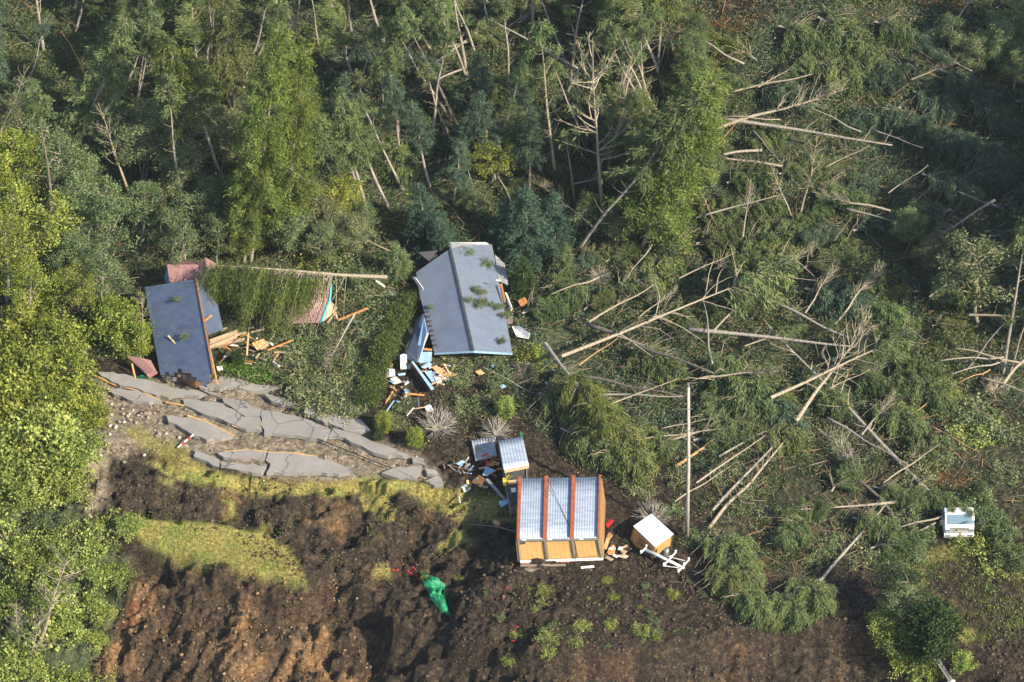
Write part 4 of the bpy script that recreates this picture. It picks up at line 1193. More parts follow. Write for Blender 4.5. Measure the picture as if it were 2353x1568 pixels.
def course_mat(name, col1, col2, mortar, bw, bh, msize, rough, stain=None, metal=0.0):
    m, nt, p = new_mat(name)
    uv = coords(nt, 'UV')
    b = N(nt, 'TexBrick', offset=.5)
    b.inputs['Scale'].default_value = 1.0
    b.inputs['Mortar Size'].default_value = msize
    b.inputs['Mortar Smooth'].default_value = .4
    b.inputs['Brick Width'].default_value, b.inputs['Row Height'].default_value = bw, bh
    b.inputs['Color1'].default_value, b.inputs['Color2'].default_value, b.inputs['Mortar'].default_value = (*col1, 1), (*col2, 1), (*mortar, 1)
    nt.links.new(uv, b.inputs['Vector'])
    c = b.outputs['Color']
    n1 = noise(nt, .9, 6, uv, .7, .4)
    c = mixc(nt, ramp(nt, n1, [(.35, (0, 0, 0)), (.75, (.55, .55, .55))]), c, tuple(x * 1.5 for x in col2))
    if stain:
        c = mixc(nt, ramp(nt, noise(nt, 1.6, 6, uv, .75, 1.5), [(.56, (0, 0, 0)), (.68, (.75, .75, .75))]), c, stain)
    nt.links.new(c, p.inputs['Base Color'])
    p.inputs['Roughness'].default_value = rough
    p.inputs['Metallic'].default_value = metal
    bump(nt, p, b.outputs['Fac'], -.4, .03)
    return m
M['blueslate'] = course_mat('blue_roof_tiles', (.042, .066, .115), (.060, .086, .140), (.082, .074, .074), .62, .45, .03, .42, (.19, .135, .095))
M['greyroof'] = course_mat('blue_grey_roofing', (.115, .142, .190), (.119, .146, .194), (.082, .102, .140), 2.6, .5, .02, .38, (.235, .185, .16))
M['pinkroof'] = course_mat('reddish_roofing', (.24, .125, .112), (.20, .105, .095), (.14, .075, .068), 1.4, .30, .025, .6, (.34, .22, .19))
M['ochre'] = course_mat('ochre_panel', (.39, .225, .080), (.43, .25, .090), (.19, .105, .045), .33, 9.0, .016, .7, (.25, .15, .07))

def asphalt_mat():
    m, nt, p = new_mat('dusty_asphalt')
    co = coords(nt)
    n1, n2 = noise(nt, .5, 5, co, .65), noise(nt, 9, 4, co, .7)
    c = ramp(nt, n1, [(.32, (.175, .168, .158)), (.55, (.225, .215, .200)), (.75, (.28, .262, .235))])
    c = mixc(nt, ramp(nt, n2, [(.35, (.35, .35, .35)), (.6, (0, 0, 0))]), c, (.11, .105, .10))
    vor = N(nt, 'TexVoronoi', feature='DISTANCE_TO_EDGE', i_Scale=.2)
    nw = N(nt, 'TexNoise', i_Scale=1.4, i_Detail=5)
    av = N(nt, 'VectorMath', operation='ADD')
    nt.links.new(co, av.inputs[0])
    nt.links.new(nw.outputs['Color'], av.inputs[1])
    nt.links.new(av.outputs[0], vor.inputs['Vector'])
    c = mixc(nt, ramp(nt, noise(nt, .9, 6, co, .75, 1.0), [(.50, (0, 0, 0)), (.68, (.8, .8, .8))]), c, (.20, .155, .105))
    c = mixc(nt, ramp(nt, vor.outputs['Distance'], [(.0015, (.8, .8, .8)), (.006, (0, 0, 0))]), c, (.03, .027, .024))
    nt.links.new(c, p.inputs['Base Color'])
    p.inputs['Roughness'].default_value = .85
    bump(nt, p, n2, .3, .02)
    return m
M['asphalt'] = asphalt_mat()
M['edgeline'] = plain('orange_road_line', (.46, .28, .10), (.30, .20, .11), 3.0, .8)
M['edgewhite'] = plain('worn_white_line', (.70, .70, .68), (.45, .44, .42), 4.0, .8)

def netmat():
    m, nt, p = new_mat('green_netting')
    co = coords(nt, 'UV')
    w = N(nt, 'TexWave', i_Scale=9.0, i_Distortion=2.5)
    w.inputs['Detail'].default_value = 3
    nt.links.new(co, w.inputs['Vector'])
    nt.links.new(ramp(nt, w.outputs['Fac'], [(.2, (.004, .20, .085)), (.6, (.012, .42, .19)), (.9, (.06, .60, .30))]), p.inputs['Base Color'])
    p.inputs['Roughness'].default_value = .5
    tr = N(nt, 'BsdfTranslucent')
    tr.inputs[0].default_value = (.01, .45, .2, 1)
    tp = N(nt, 'BsdfTransparent')
    mx, m2 = N(nt, 'MixShader'), N(nt, 'MixShader')
    mx.inputs[0].default_value = .3
    nt.links.new(p.outputs[0], mx.inputs[1])
    nt.links.new(tr.outputs[0], mx.inputs[2])
    v = N(nt, 'TexVoronoi', i_Scale=60.0)
    nt.links.new(co, v.inputs['Vector'])
    g = N(nt, 'Math', operation='GREATER_THAN')
    g.inputs[1].default_value = .62
    nt.links.new(v.outputs['Distance'], g.inputs[0])
    nt.links.new(g.outputs[0], m2.inputs[0])
    nt.links.new(mx.outputs[0], m2.inputs[1])
    nt.links.new(tp.outputs[0], m2.inputs[2])
    nt.links.new(m2.outputs[0], nt.nodes['Material Output'].inputs[0])
    return m
M['net'] = netmat()
def glassmat():
    m, nt, p = new_mat('windscreen_glass')
    p.inputs['Base Color'].default_value = (.10, .16, .20, 1)
    p.inputs['Roughness'].default_value = .06
    p.inputs['Specular IOR Level'].default_value = 1.0
    return m
M['glass'] = glassmat()

def slab(name, top, th, mat, parent=None, uvdir=None, down=None, bevel=0, kind=None):
    """a flat panel given by its upper outline"""
    top = [Vector(p) for p in top]
    n = Vector((0, 0, 0))
    for a_, b_ in zip(top, top[1:] + top[:1]):
        n += Vector(((a_.y - b_.y) * (a_.z + b_.z), (a_.z - b_.z) * (a_.x + b_.x), (a_.x - b_.x) * (a_.y + b_.y)))
    n.normalize()
    if n.z < 0:
        n = -n
    b = MB()
    uv = None
    if uvdir is not None:
        ux = Vector(uvdir).normalized()
        uy = n.cross(ux)
        uv = [((p - top[0]).dot(uy), (p - top[0]).dot(ux)) for p in top]
    dv = Vector(down) if down is not None else -n * th
    k_ = len(top)
    if k_ <= 5:                                   # same diagonals above and below
        for q_ in range(1, k_ - 1):
            b.poly([top[0], top[q_], top[q_ + 1]], [uv[0], uv[q_], uv[q_ + 1]] if uv else None)
            b.poly([top[0] + dv, top[q_ + 1] + dv, top[q_] + dv])
        for q_ in range(k_):
            b.poly([top[q_], top[q_] + dv, top[(q_ + 1) % k_] + dv, top[(q_ + 1) % k_]])
    else:
        b.prism(top, dv, uv)
    return b.build(name, mat, parent, bevel, kind=kind)

def wall(name, a, b_, h, th, mat, parent=None, h2=None):   # upright wall from a to b, rising h
    a, b_ = Vector(a), Vector(b_)
    d = (b_ - a).normalized()
    n = Vector((d.y, -d.x, 0)).normalized()
    q = [a, b_, b_ + Vector((0, 0, h if h2 is None else h2)), a + Vector((0, 0, h))]
    m = MB()
    L = (b_ - a).length
    m.prism(q, -n * th, [(0, .2), (L, .2), (L, .2 + h), (0, .2 + h)])
    return m.build(name, mat, parent)

def corrugated(name, BL, BR, FR, FL, ribs, amp, mat, parent=None, sag=0.0, rows=8, th=.02):
    nx_ = ribs * 6 + 1
    BL, BR, FR, FL = (np.array(p, float) for p in (BL, BR, FR, FL))
    nrm = np.cross(BR - BL, BL - FL)
    nrm /= np.linalg.norm(nrm)
    if nrm[2] < 0:
        nrm = -nrm
    s, t = np.meshgrid(np.linspace(0, 1, nx_), np.linspace(0, 1, rows))
    Pp = ((BL * (1 - s[..., None]) + BR * s[..., None]) * (1 - t[..., None]) + (FL * (1 - s[..., None]) + FR * s[..., None]) * t[..., None])
    rib = np.clip(np.sin(s * ribs * 2 * np.pi) * 1.6, -1, 1) * amp
    Pp = Pp + nrm * (rib - sag * np.sin(np.pi * t))[..., None]
    top = Pp.reshape(-1, 3)
    n_ = len(top)
    v = np.concatenate([top, top - nrm * th])
    j, i = np.meshgrid(np.arange(rows - 1), np.arange(nx_ - 1), indexing='ij')
    a = (j * nx_ + i).ravel()
    f = np.stack([a, a + 1, a + nx_ + 1, a + nx_], 1)
    edge = np.concatenate([np.arange(nx_), np.arange(1, rows) * nx_ + nx_ - 1, (rows - 1) * nx_ + np.arange(nx_ - 2, -1, -1), np.arange(rows - 2, 0, -1) * nx_])
    e2 = np.roll(edge, -1)
    rim = np.stack([edge, e2, e2 + n_, edge + n_], 1)
    return add(name, np_mesh(name, v, np.concatenate([f[:, ::-1], f + n_, rim])), mat, parent)

# ------------------------------------------------------------------ the broken road
def zr(u, v):                                     # px of the close-up of the road -> photo px
    return 201.7 + .35716 * u, 840.4 + .35716 * v
SLABS = [[(60, 40), (150, 100), (330, 150), (440, 190), (520, 205), (620, 190), (850, 182), (760, 165), (560, 145), (420, 100), (240, 55)],
         [(120, 140), (345, 170), (290, 228), (170, 185)], [(350, 172), (475, 226), (395, 236), (296, 228)],
         [(612, 216), (690, 215), (868, 242), (1005, 330), (1108, 332), (1122, 413), (1020, 410), (862, 345), (735, 308), (622, 254)],
         [(862, 204), (1000, 225), (1112, 282), (1108, 326), (1012, 325), (876, 240)],
         [(1127, 286), (1330, 320), (1470, 370), (1562, 408), (1518, 475), (1380, 455), (1250, 440), (1135, 438), (1122, 345)],
         [(1577, 402), (1700, 430), (1820, 482), (1945, 525), (2080, 577), (1890, 572), (1800, 540), (1690, 490), (1650, 462), (1548, 455)],
         [(505, 320), (650, 330), (800, 382), (935, 452), (860, 468), (765, 478), (640, 422), (520, 362)],
         [(700, 542), (848, 612), (845, 655), (680, 582)], [(832, 562), (990, 546), (1150, 556), (1138, 608), (950, 598), (872, 588)],
         [(858, 617), (1150, 642), (1118, 693), (980, 675), (856, 656)],
         [(1162, 562), (1330, 566), (1470, 590), (1570, 615), (1740, 690), (1450, 688), (1300, 690), (1150, 688), (1176, 632), (1144, 610)],
         [(1890, 690), (1995, 652), (2150, 642), (2110, 735), (2000, 722)], [(2090, 582), (2160, 597), (2170, 642), (2090, 622)],
         [(2172, 662), (2250, 680), (2255, 702), (2182, 692)], [(2165, 742), (2250, 704), (2290, 758), (2230, 770)],
         [(850, 66), (1050, 95), (1250, 135), (1205, 158), (1050, 162), (905, 142), (835, 105)], [(1130, 178), (1250, 205), (1380, 242), (1330, 266), (1180, 226)],
         [(660, 100), (740, 85), (840, 95), (900, 130), (850, 150), (720, 140)], [(1400, 235), (1560, 290), (1760, 350), (1820, 420), (1700, 425), (1590, 385), (1480, 345), (1390, 300)]]
def rough_outline(pts, step=.45, amp=.07):
    out = []
    for a, b in zip(pts, pts[1:] + pts[:1]):
        n = max(1, int((b - a).length / step))
        for k in range(n):
            p = a.lerp(b, k / n)
            if k:
                p = p + Vector((random.gauss(0, amp), random.gauss(0, amp), 0))
            out.append(p)
    return out
for k, sl_ in enumerate(SLABS):
    w_ = [zr(*p) for p in sl_]
    cu, cv = sum(p[0] for p in w_) / len(w_), sum(p[1] for p in w_) / len(w_)
    lift = random.uniform(.02, .16)
    zc = ground_base(*np.array(at(cu, cv))[:2])[0] + lift
    tx, ty = random.uniform(-.02, .02), random.uniform(-.015, .03)
    c0 = W(cu, cv, zc)
    pts = []
    for p in w_:
        q = W(*p, zc)
        for _ in range(4):
            q = W(*p, zc + tx * (q.x - c0.x) + ty * (q.y - c0.y))
        pts.append(q)
    pts = rough_outline(pts)
    slab('road', pts, .3, M['asphalt'], down=(0, 0, -.32), kind='structure')
LINES = [[(30, 58), (170, 122), (330, 160), (460, 224)], [(500, 236), (620, 258)], [(640, 322), (760, 360), (850, 405), (942, 452)], [(930, 384), (1030, 416)], [(870, 556), (1000, 545), (1150, 554)], [(1160, 560), (1330, 563), (1450, 584)]]
for l_ in LINES:
    pts = [at(*zr(*p), .20) for p in l_]
    b = MB()
    for a, c in zip(pts, pts[1:]):
        b.bar(a, c, .17, .05)
    tag(b.build('road_edge_strip', M['edgeline']), 'orange weathered edge strip along a broken road slab', 'road edging', 'edge strips of the road', 'on the cracked road', (pts[0] + pts[-1]) / 2)
for l_ in [[(895, 238), (970, 270)], [(912, 250), (975, 276)]]:
    pts = [at(*zr(*p), .24) for p in l_]
    b = MB()
    b.bar(pts[0], pts[1], .12, .04)
    tag(b.build('white_pipe', M['edgewhite']), 'short white strip lying on the upper road slabs', 'strip', 'white strips on the road', '', pts[0])
# red and white ranging pole
p0, p1 = at(409, 1028, .25), at(444.6, 999, .5)
root = empty('striped_pole', p0)
for k in range(5):
    b = MB()
    b.tube([p0.lerp(p1, k / 5) - p0, p0.lerp(p1, (k + 1) / 5) - p0], [.055, .055], 8)
    b.build('white_band' if k % 2 == 0 else 'red_band', M['white'] if k % 2 == 0 else M['red'], root)
tag(root, 'red and white striped pole lying at the road edge', 'pole')

# ------------------------------------------------------------------ the three-bay shed
def zs(u, v):
    return 991.7 + .24657 * u, 958.1 + .24657 * v
zg = float(gz(*np.array(at(1290, 1290))[:2])) + .05
root = empty('three_bay_shed', W(1290, 1290, zg))
inv = Matrix.Translation(-root.location)
def loc(p):
    return Vector(p) - root.location
FLb, FRb = W(1192, 1291, zg), W(1386, 1284, zg)
FL, FR = W(1187, 1240, zg + 2.0), W(1377, 1236.5, zg + 2.0)
BL, BR = W(1191, 1100, zg + 2.35), W(1381, 1096, zg + 2.35)
bays = [(.035, .315), (.365, .642), (.69, .975)]
for a, b_ in bays:
    corrugated('roof_panel', loc(BL.lerp(BR, a)), loc(BL.lerp(BR, b_)), loc(FL.lerp(FR, b_)), loc(FL.lerp(FR, a)), 9, .010, M['galv'], root, rows=5)
for a, b_ in [(0, .035), (.315, .365), (.642, .69), (.975, 1)]:
    up_ = Vector((0, 0, .22))
    slab('roof_beam', [loc(BL.lerp(BR, a)) + up_, loc(BL.lerp(BR, b_)) + up_, loc(FL.lerp(FR, b_)) + up_, loc(FL.lerp(FR, a)) + up_], .1, M['rustred'], root, down=(0, 0, -.36), bevel=.015)
dn = Vector((0, 0, -.12))
fd = (BL - FL)
fd.z = 0
fd.normalize()
for a, b_ in [(.03, .325), (.36, .66), (.695, .985)]:
    A, B_ = FLb.lerp(FRb, a) + fd * .10, FLb.lerp(FRb, b_) + fd * .10
    T0, T1 = FL.lerp(FR, a) + fd * .10 + dn, FL.lerp(FR, b_) + fd * .10 + dn
    m = MB()
    L = (B_ - A).length
    m.prism([loc(A), loc(B_), loc(T1), loc(T0)], fd * .08, [(0, .3), (L, .3), (L, 2), (0, 2)])
    m.build('wall_panel', M['ochre'], root)
for a in (.012, .342, .675, .992):
    m = MB()
    m.bar(loc(FLb.lerp(FRb, a)), loc(FL.lerp(FR, a)) + dn, .11, .16)
    m.build('post', M['greywood'], root)
m = MB()
m.bar(loc(FLb) + Vector((.1, -.05, .03)), loc(FRb) + Vector((0, -.05, .03)), .10, .16)
m.build('base_rail', M['white'], root)
m = MB()
m.bar(loc(FLb) + Vector((.2, -.14, -.1)), loc(FLb.lerp(FRb, .6)) + Vector((0, -.14, -.1)), .10, .10)
m.build('sill_beam', M['rustred'], root)
BLb, BRb = FLb + (BL - FL), FRb + (BR - FR)
BLb.z = BRb.z = zg
for nm, A, B_, TA, TB in [('side_wall', FLb, BLb, FL, BL), ('side_wall', BRb, FRb, BR, FR), ('back_wall', BLb, BRb, BL, BR)]:
    m = MB()
    L = (B_ - A).length
    nn = Vector(((B_ - A).y, -(B_ - A).x, 0)).normalized() * -.06
    m.prism([loc(A), loc(B_), loc(TB) + dn, loc(TA) + dn], nn, [(0, .3), (L, .3), (L, 2), (0, 2)])
    m.build(nm, M['ochre'], root)
m = MB()
m.box(loc(FL.lerp(FR, .085)) + Vector((0, -.06, -.25)), .22, .14, .2)
m.build('meter_box', M['darkgrey'], root, bevel=.01)
for a in (.09, .40, .78):
    m = MB()
    m.box(loc(FL.lerp(FR, a)) + Vector((0, -.05, -.02)), .3, .08, .07)
    m.build('gutter_clip', M['white'], root)
m = MB()
m.bar(loc(FL) + Vector((.02, -.08, -.06)), loc(FR) + Vector((0, -.08, -.06)), .08, .08)
m.build('gutter', M['steel'], root)
tag(root, 'large ochre shed with three corrugated roof bays and rust-red beams', 'shed')
# rubble under its front
for (a, b_, c, d, mt, lb) in [(1196, 1300, 1300, 1299, 'greywood', 'long grey plank under the front of the three-bay shed'), (1335, 1305, 1365, 1302, 'white', 'white slat in the earth before the three-bay shed')]:
    m = MB()
    m.bar(at(a, b_, .1), at(c, d, .1), .16, .06)
    tag(m.build('plank', M[mt]), lb, 'plank')
slab_pts = [at(1200, 1296, .12), at(1245, 1297, .12), at(1262, 1296, .10), at(1255, 1306, .06), at(1205, 1308, .05)]
tag(slab('concrete_step', slab_pts, .2, M['greywood'], down=(0, 0, -.3)), 'cracked grey concrete footing in front of the three-bay shed', 'footing')

# ------------------------------------------------------------------ white-roofed hut
zg = float(gz(*np.array(at(1497, 1285))[:2]))
hh = 1.42
rt = [W(1455, 1209, zg + hh), W(1497, 1180.5, zg + hh + .1), W(1548, 1227, zg + hh), W(1505, 1257, zg + hh - .05)]
bt = [W(1446, 1246, zg - .1), W(1488, 1222, zg - .1), W(1540, 1259, zg - .1), W(1497, 1289, zg - .15)]
root = empty('white_roofed_hut', bt[3])
slab('roof', [loc(p) for p in rt], .06, M['white'], root, bevel=.01)
for k, nm in ((3, 'wall'), (2, 'wall'), (0, 'wall'), (1, 'wall')):
    j = (k + 1) % 4
    A, B_, TA, TB = [loc(p) for p in (bt[k], bt[j], rt[k], rt[j])]
    ctr = sum((loc(p) for p in bt), Vector()) / 4
    ins = (ctr - (A + B_) / 2).normalized()
    TA, TB = TA + ins * .07 - Vector((0, 0, .08)), TB + ins * .07 - Vector((0, 0, .08))
    m = MB()
    L = (B_ - A).length
    m.prism([A, B_, TB, TA], ins * .05, [(0, .3), (L, .3), (L, 2), (0, 2)])
    m.build(nm, M['ochre'], root)
m = MB()
A, B_ = loc(bt[3]), loc(bt[0])
o_ = Vector((-.02, -.10, 0))
m.prism([A.lerp(B_, .1) + o_, A.lerp(B_, .36) + o_, A.lerp(B_, .36) + (loc(rt[0]) - B_) * .45 + o_, A.lerp(B_, .1) + (loc(rt[3]) - A) * .45 + o_], (.04, .04, 0))
m.build('door_opening', M['darkgrey'], root)
tag(root, 'small tilted ochre hut with bright white flat roof', 'hut')

# ------------------------------------------------------------------ utility poles
def insulator(parent, p):
    m = MB()
    m.tube([p, p + Vector((0, 0, .05)), p + Vector((0, 0, .06)), p + Vector((0, 0, .14)), p + Vector((0, 0, .17))], [.03, .03, .09, .085, .03], 10)
    m.build('insulator', M['porcelain'], parent, smooth=True)
p0, p1 = at(1579, 1237), None
p1 = Wy(1582, 887, p0.y + .2)
root = empty('utility_pole', p0)
M['polegrey'] = bark('pale_grey_pole', (.24, .22, .20), (.36, .335, .30), (.46, .43, .39))
m = MB()
m.tube([Vector((0, 0, -.4)), (p1 - p0) * .5 + Vector((.05, 0, 0)), p1 - p0], [.14, .12, .095], 10)
m.build('post', M['polegrey'], root, smooth=True)
for f_ in (.55, .72, .86):
    m = MB()
    q = (p1 - p0) * f_
    m.bar(q + Vector((-.25, -.12, 0)), q + Vector((.25, -.12, 0)), .04, .04)
    m.build('step_bolt', M['steel'], root)
m = MB()
m.tube([(p1 - p0) * .995, (p1 - p0) * 1.01], [.10, .09], 10)
m.build('cap', M['steel'], root)
tag(root, 'tall upright grey utility pole without wires', 'utility pole')
p0, p1 = at(1481, 1262, .75), at(1572, 1306, .6)
root = empty('fallen_utility_pole', p0)
m = MB()
m.tube([Vector((0, 0, 0)), p1 - p0], [.12, .09], 10)
m.build('post', M['white'], root, smooth=True)
ax = (p1 - p0)
sd = Vector((-ax.y, ax.x, 0)).normalized()
for f_, ln in ((.02, 1.4), (.62, 1.7), (.97, 1.5)):
    q = ax * f_ + Vector((0, 0, .12))
    m = MB()
    m.bar(q - sd * ln * .45, q + sd * ln * .55, .09, .09)
    ca = m.build('crossarm', M['white'], root, bevel=.01)
    for s_ in (-.4, .1, .5):
        insulator(ca, q + sd * ln * s_ + Vector((0, 0, .05)))
m = MB()
q = ax * .45 + Vector((.25, .1, .15))
m.tube([q, q + Vector((.05, .02, .55))], [.17, .17], 10)
m.build('transformer', M['steel'], root, smooth=True)
m = MB()
m.bar(ax * .3 + sd * .1, ax * .95 + sd * .7, .035, .035)
m.bar(ax * .62 - sd * .6, ax * .95 - sd * .1, .035, .035)
m.build('brace', M['white'], root)
tag(root, 'fallen white utility pole with crossarms and insulators against the hut', 'utility pole')
p0, p1 = at(2186, 1566, .8), at(2145, 1504, 2.6)
root = empty('lattice_mast', p0)
ax = p1 - p0
sd = Vector((-ax.y, ax.x, 0)).normalized() * .17
for s_ in (-1, 1):
    m = MB()
    m.bar(sd * s_, ax + sd * s_, .05, .05)
    m.build('rail', M['steel'], root)
for k in range(24):
    m = MB()
    m.bar(ax * (k + .5) / 24 - sd, ax * (k + .5) / 24 + sd, .045, .045)
    m.build('rung', M['steel'], root)
m = MB()
m.box(Vector((0, 0, -.05)), .5, .3, .12)
m.build('foot_plate', M['white'], root)
tag(root, 'grey steel ladder mast leaning at the bottom right corner', 'mast')

def cable(pts, r_, lb, mat='black'):
    n = []
    for a, b_ in zip(pts, pts[1:]):
        n += [a.lerp(b_, k / 6) for k in range(6)]
    n.append(pts[-1])
    m = MB()
    m.tube(n, [r_] * len(n), 5)
    tag(m.build('cable', M[mat], smooth=True), lb, 'cable', 'downed cables', None if lb.endswith('cable') else '', pts[0].lerp(pts[-1], .5))
cable([at(*zr(*p), .35) for p in [(490, 62), (640, 125), (860, 215), (1120, 335), (1400, 440), (1700, 560), (1900, 640), (2120, 720), (2340, 790)]], .035, 'black cable lying across the whole cracked road')
cable([W(1258, 1101, 2.55), W(1290, 1170, 2.2), W(1318, 1232, 2.0), at(1330, 1292, .2)], .018, 'dark cable drooping over the roof of the three-bay shed')
cable([at(1590, 1312, .3), at(1630, 1322, .15), at(1660, 1335, .1)], .02, 'thin wire trailing from the fallen utility pole', 'steel')
cable([at(1075, 1205, .6), at(1140, 1210, .9), at(1190, 1224, 1.2)], .018, 'thin wire reaching the left wall of the three-bay shed', 'steel')
cable([at(1030, 1068, .5), at(1050, 1085, .3), at(1075, 1088, .4)], .025, 'pale wire in the rubble at the road end', 'steel')

# ------------------------------------------------------------------ small metal-roofed shed and its annex
zg = float(gz(*np.array(at(1190, 1120))[:2]))
rt = [W(1145, 1013, zg + 2.3), W(1201, 1003, zg + 2.3), W(1215, 1069, zg + 2.1), W(1157.4, 1080, zg + 2.1)]
root = empty('small_metal_shed', Vector((rt[3].x, rt[3].y, zg)))
corrugated('roof', *[loc(p) for p in rt], 8, .010, M['galv'], root, rows=5)
m = MB()
m.bar(loc(rt[3]) + Vector((.05, -.02, -.14)), loc(rt[2]) + Vector((0, -.02, -.14)), .1, .2)
m.build('eaves_beam', M['timber'], root)
for a, b_, nm, mt in [(3, 2, 'front_wall', 'darkgrey'), (2, 1, 'side_wall', 'greywood'), (1, 0, 'back_wall', 'greywood'), (0, 3, 'side_wall', 'greywood')]:
    A, B_ = loc(rt[a]), loc(rt[b_])
    m = MB()
    c_ = sum((loc(p) for p in rt), Vector()) / 4
    ins = (c_ - (A + B_) / 2)
    ins.z = 0
    ins = ins.normalized()
    up_ = Vector((0, 0, -.16))
    A, B_ = A + ins * .12 + up_, B_ + ins * .12 + up_
    m.prism([Vector((A.x, A.y, -.3)), Vector((B_.x, B_.y, -.3)), B_, A], ins * .06)
    m.build(nm, M[mt], root)
tag(root, 'small shed with pale corrugated roof and dark front', 'shed')
rt = [W(1162, 1116, zg + .9), W(1192, 1113, zg + .9), W(1192, 1160, zg + .85), W(1174, 1164, zg + .85)]
root = empty('shed_annex', Vector((rt[3].x, rt[3].y, zg)))
slab('roof', [loc(p) for p in rt], .06, M['darkgrey'], root)
m = MB()
ct_ = sum((loc(p) for p in rt), Vector()) / 4
m.prism([loc(p).lerp(ct_, .06) + Vector((0, 0, -.08)) for p in rt], (0, 0, -1.1))
m.build('wall', M['greywood'], root)
tag(root, 'low dark flat-roofed annex left of the three-bay shed', 'annex')
c_ = W(1180, 1126.5, zg + .98)
m = MB()
m.box(c_, .34, .42, .04, Matrix.Rotation(.1, 3, 'Z'))
tag(m.build('paper_sheet', M['white']), 'white sheet lying on the dark flat annex', 'sheet')
m = MB()
for k in range(5):
    a = c_ + Vector((-.65 + random.uniform(-.1, .1), .55 + .12 * k, .1 + .05 * k))
    m.bar(a, a + Vector((random.uniform(.05, .5), random.uniform(-.4, .4), random.uniform(.1, .4))), .06, .03)
m.box(c_ + Vector((-.62, .8, .05)), .25, .5, .3, Matrix.Rotation(.5, 3, 'X'))
tag(m.build('crumpled_tarp', M['yellow']), 'crumpled yellow plastic between small shed and annex', 'tarp')
for k in range(3):
    m = MB()
    a = c_ + Vector((-.1, .62 + .14 * k, .02))
    m.bar(a + Vector((-.3, 0, 0)), a + Vector((.75, .12, 0)), .12, .05)
    tag(m.build('board', M['timber']), 'pale board lying behind the dark annex', 'board', 'boards behind the annex', '', a)

# ------------------------------------------------------------------ the grey-roofed house
zg = 0.0
RB, RF = W(1034.5, 571.4, zg + 2.6), W(1088, 806, zg + 1.9)
L1, L2, LF = W(956, 626, zg + 1.5), W(964, 677, zg + 1.3), W(998, 811, zg + .9)
RK, RR = W(1130.5, 561.5, zg + 1.9), W(1177.3, 811.2, zg + .8)
root = empty('grey_roofed_house', Vector((RF.x, RF.y, zg)))
rd = RF - RB
slab('roof_slope', [loc(p) for p in (RB, RF, LF, L2, L1)], .12, M['greyroof'], root, uvdir=rd)
slab('roof_slope', [loc(p) for p in (RB, RK, RR, RF)], .12, M['greyroof'], root, uvdir=rd)
m = MB()
m.bar(loc(RB) + Vector((0, .1, .05)), loc(RF) + Vector((0, -.05, .05)), .16, .10)
m.build('ridge_cap', M['darkgrey'], root)
for a, b_ in ((LF, RF), (RF, RR)):
    m = MB()
    m.bar(loc(a) + Vector((0, -.06, -.06)), loc(b_) + Vector((0, -.06, -.06)), .07, .14)
    m.build('fascia', M['paleblue'], root)
for k in range(9):
    m = MB()
    m.box(loc(L2.lerp(LF, .25 + .08 * k).lerp(RB.lerp(RF, .45 + .055 * k), .08)) + Vector((0, 0, .06)), .22, .12, .1)
    m.build('snow_guard', M['darkgrey'], root)
bk = [W(1030, 557, zg + 2.4), W(1117, 557, zg + 2.0), W(1127, 563, zg + 1.8), W(1035, 573, zg + 2.4)]
slab('rear_gable', [loc(p) for p in bk], .1, M['oldgalv'], root)
cc = (LF + RR + RK + L1) / 4
fp = [loc(p.lerp(cc, .14)) for p in (L1, L2, LF, RR, RK)]
m = MB()
for a, b_ in zip(fp, fp[1:] + fp[:1]):
    ins = loc(cc) - (a + b_) / 2
    ins.z = 0
    m.prism([Vector((a.x, a.y, -.2)), Vector((b_.x, b_.y, -.2)), b_ + Vector((0, 0, -.2)), a + Vector((0, 0, -.2))], ins.normalized() * .12)
m.build('wall', M['brownboard'], root)
for q in ([(972, 720, 1.5), (985, 760, 1.5), (957, 833, 1.2), (929, 822, .8), (957, 735, 1.0)],):
    slab('lean_to_roof', [loc(W(*p)) for p in q], .08, M['blueslate'], root, uvdir=(1, -3, 0))
slab('side_panel', [loc(W(*p)) for p in [(974, 731, 1.9), (981, 765, 1.9), (962, 832, 1.0), (951, 831, .9), (964, 766, 1.3)]], .06, M['paleblue'], root)
for q, mt, nm in [([(1137, 585, 1.6), (1160, 607, 1.4), (1168, 655, 1.4), (1146, 645, 1.6)], 'oldgalv', 'side_roof'), ([(961, 580, 1.9), (985, 581, 2.0), (1005, 575, 2.1), (985, 600, 2.0)], 'blueslate', 'side_roof'),
                  ([(985, 588, 1.8), (1006, 585, 2.0), (1004, 596, 2.0), (990, 604, 1.7)], 'blueslate', 'side_roof')]:
    slab(nm, [loc(W(*p)) for p in q], .06, M[mt], root)
tag(root, 'large house with sagging blue-grey gabled roof, walls collapsed beneath', 'house')

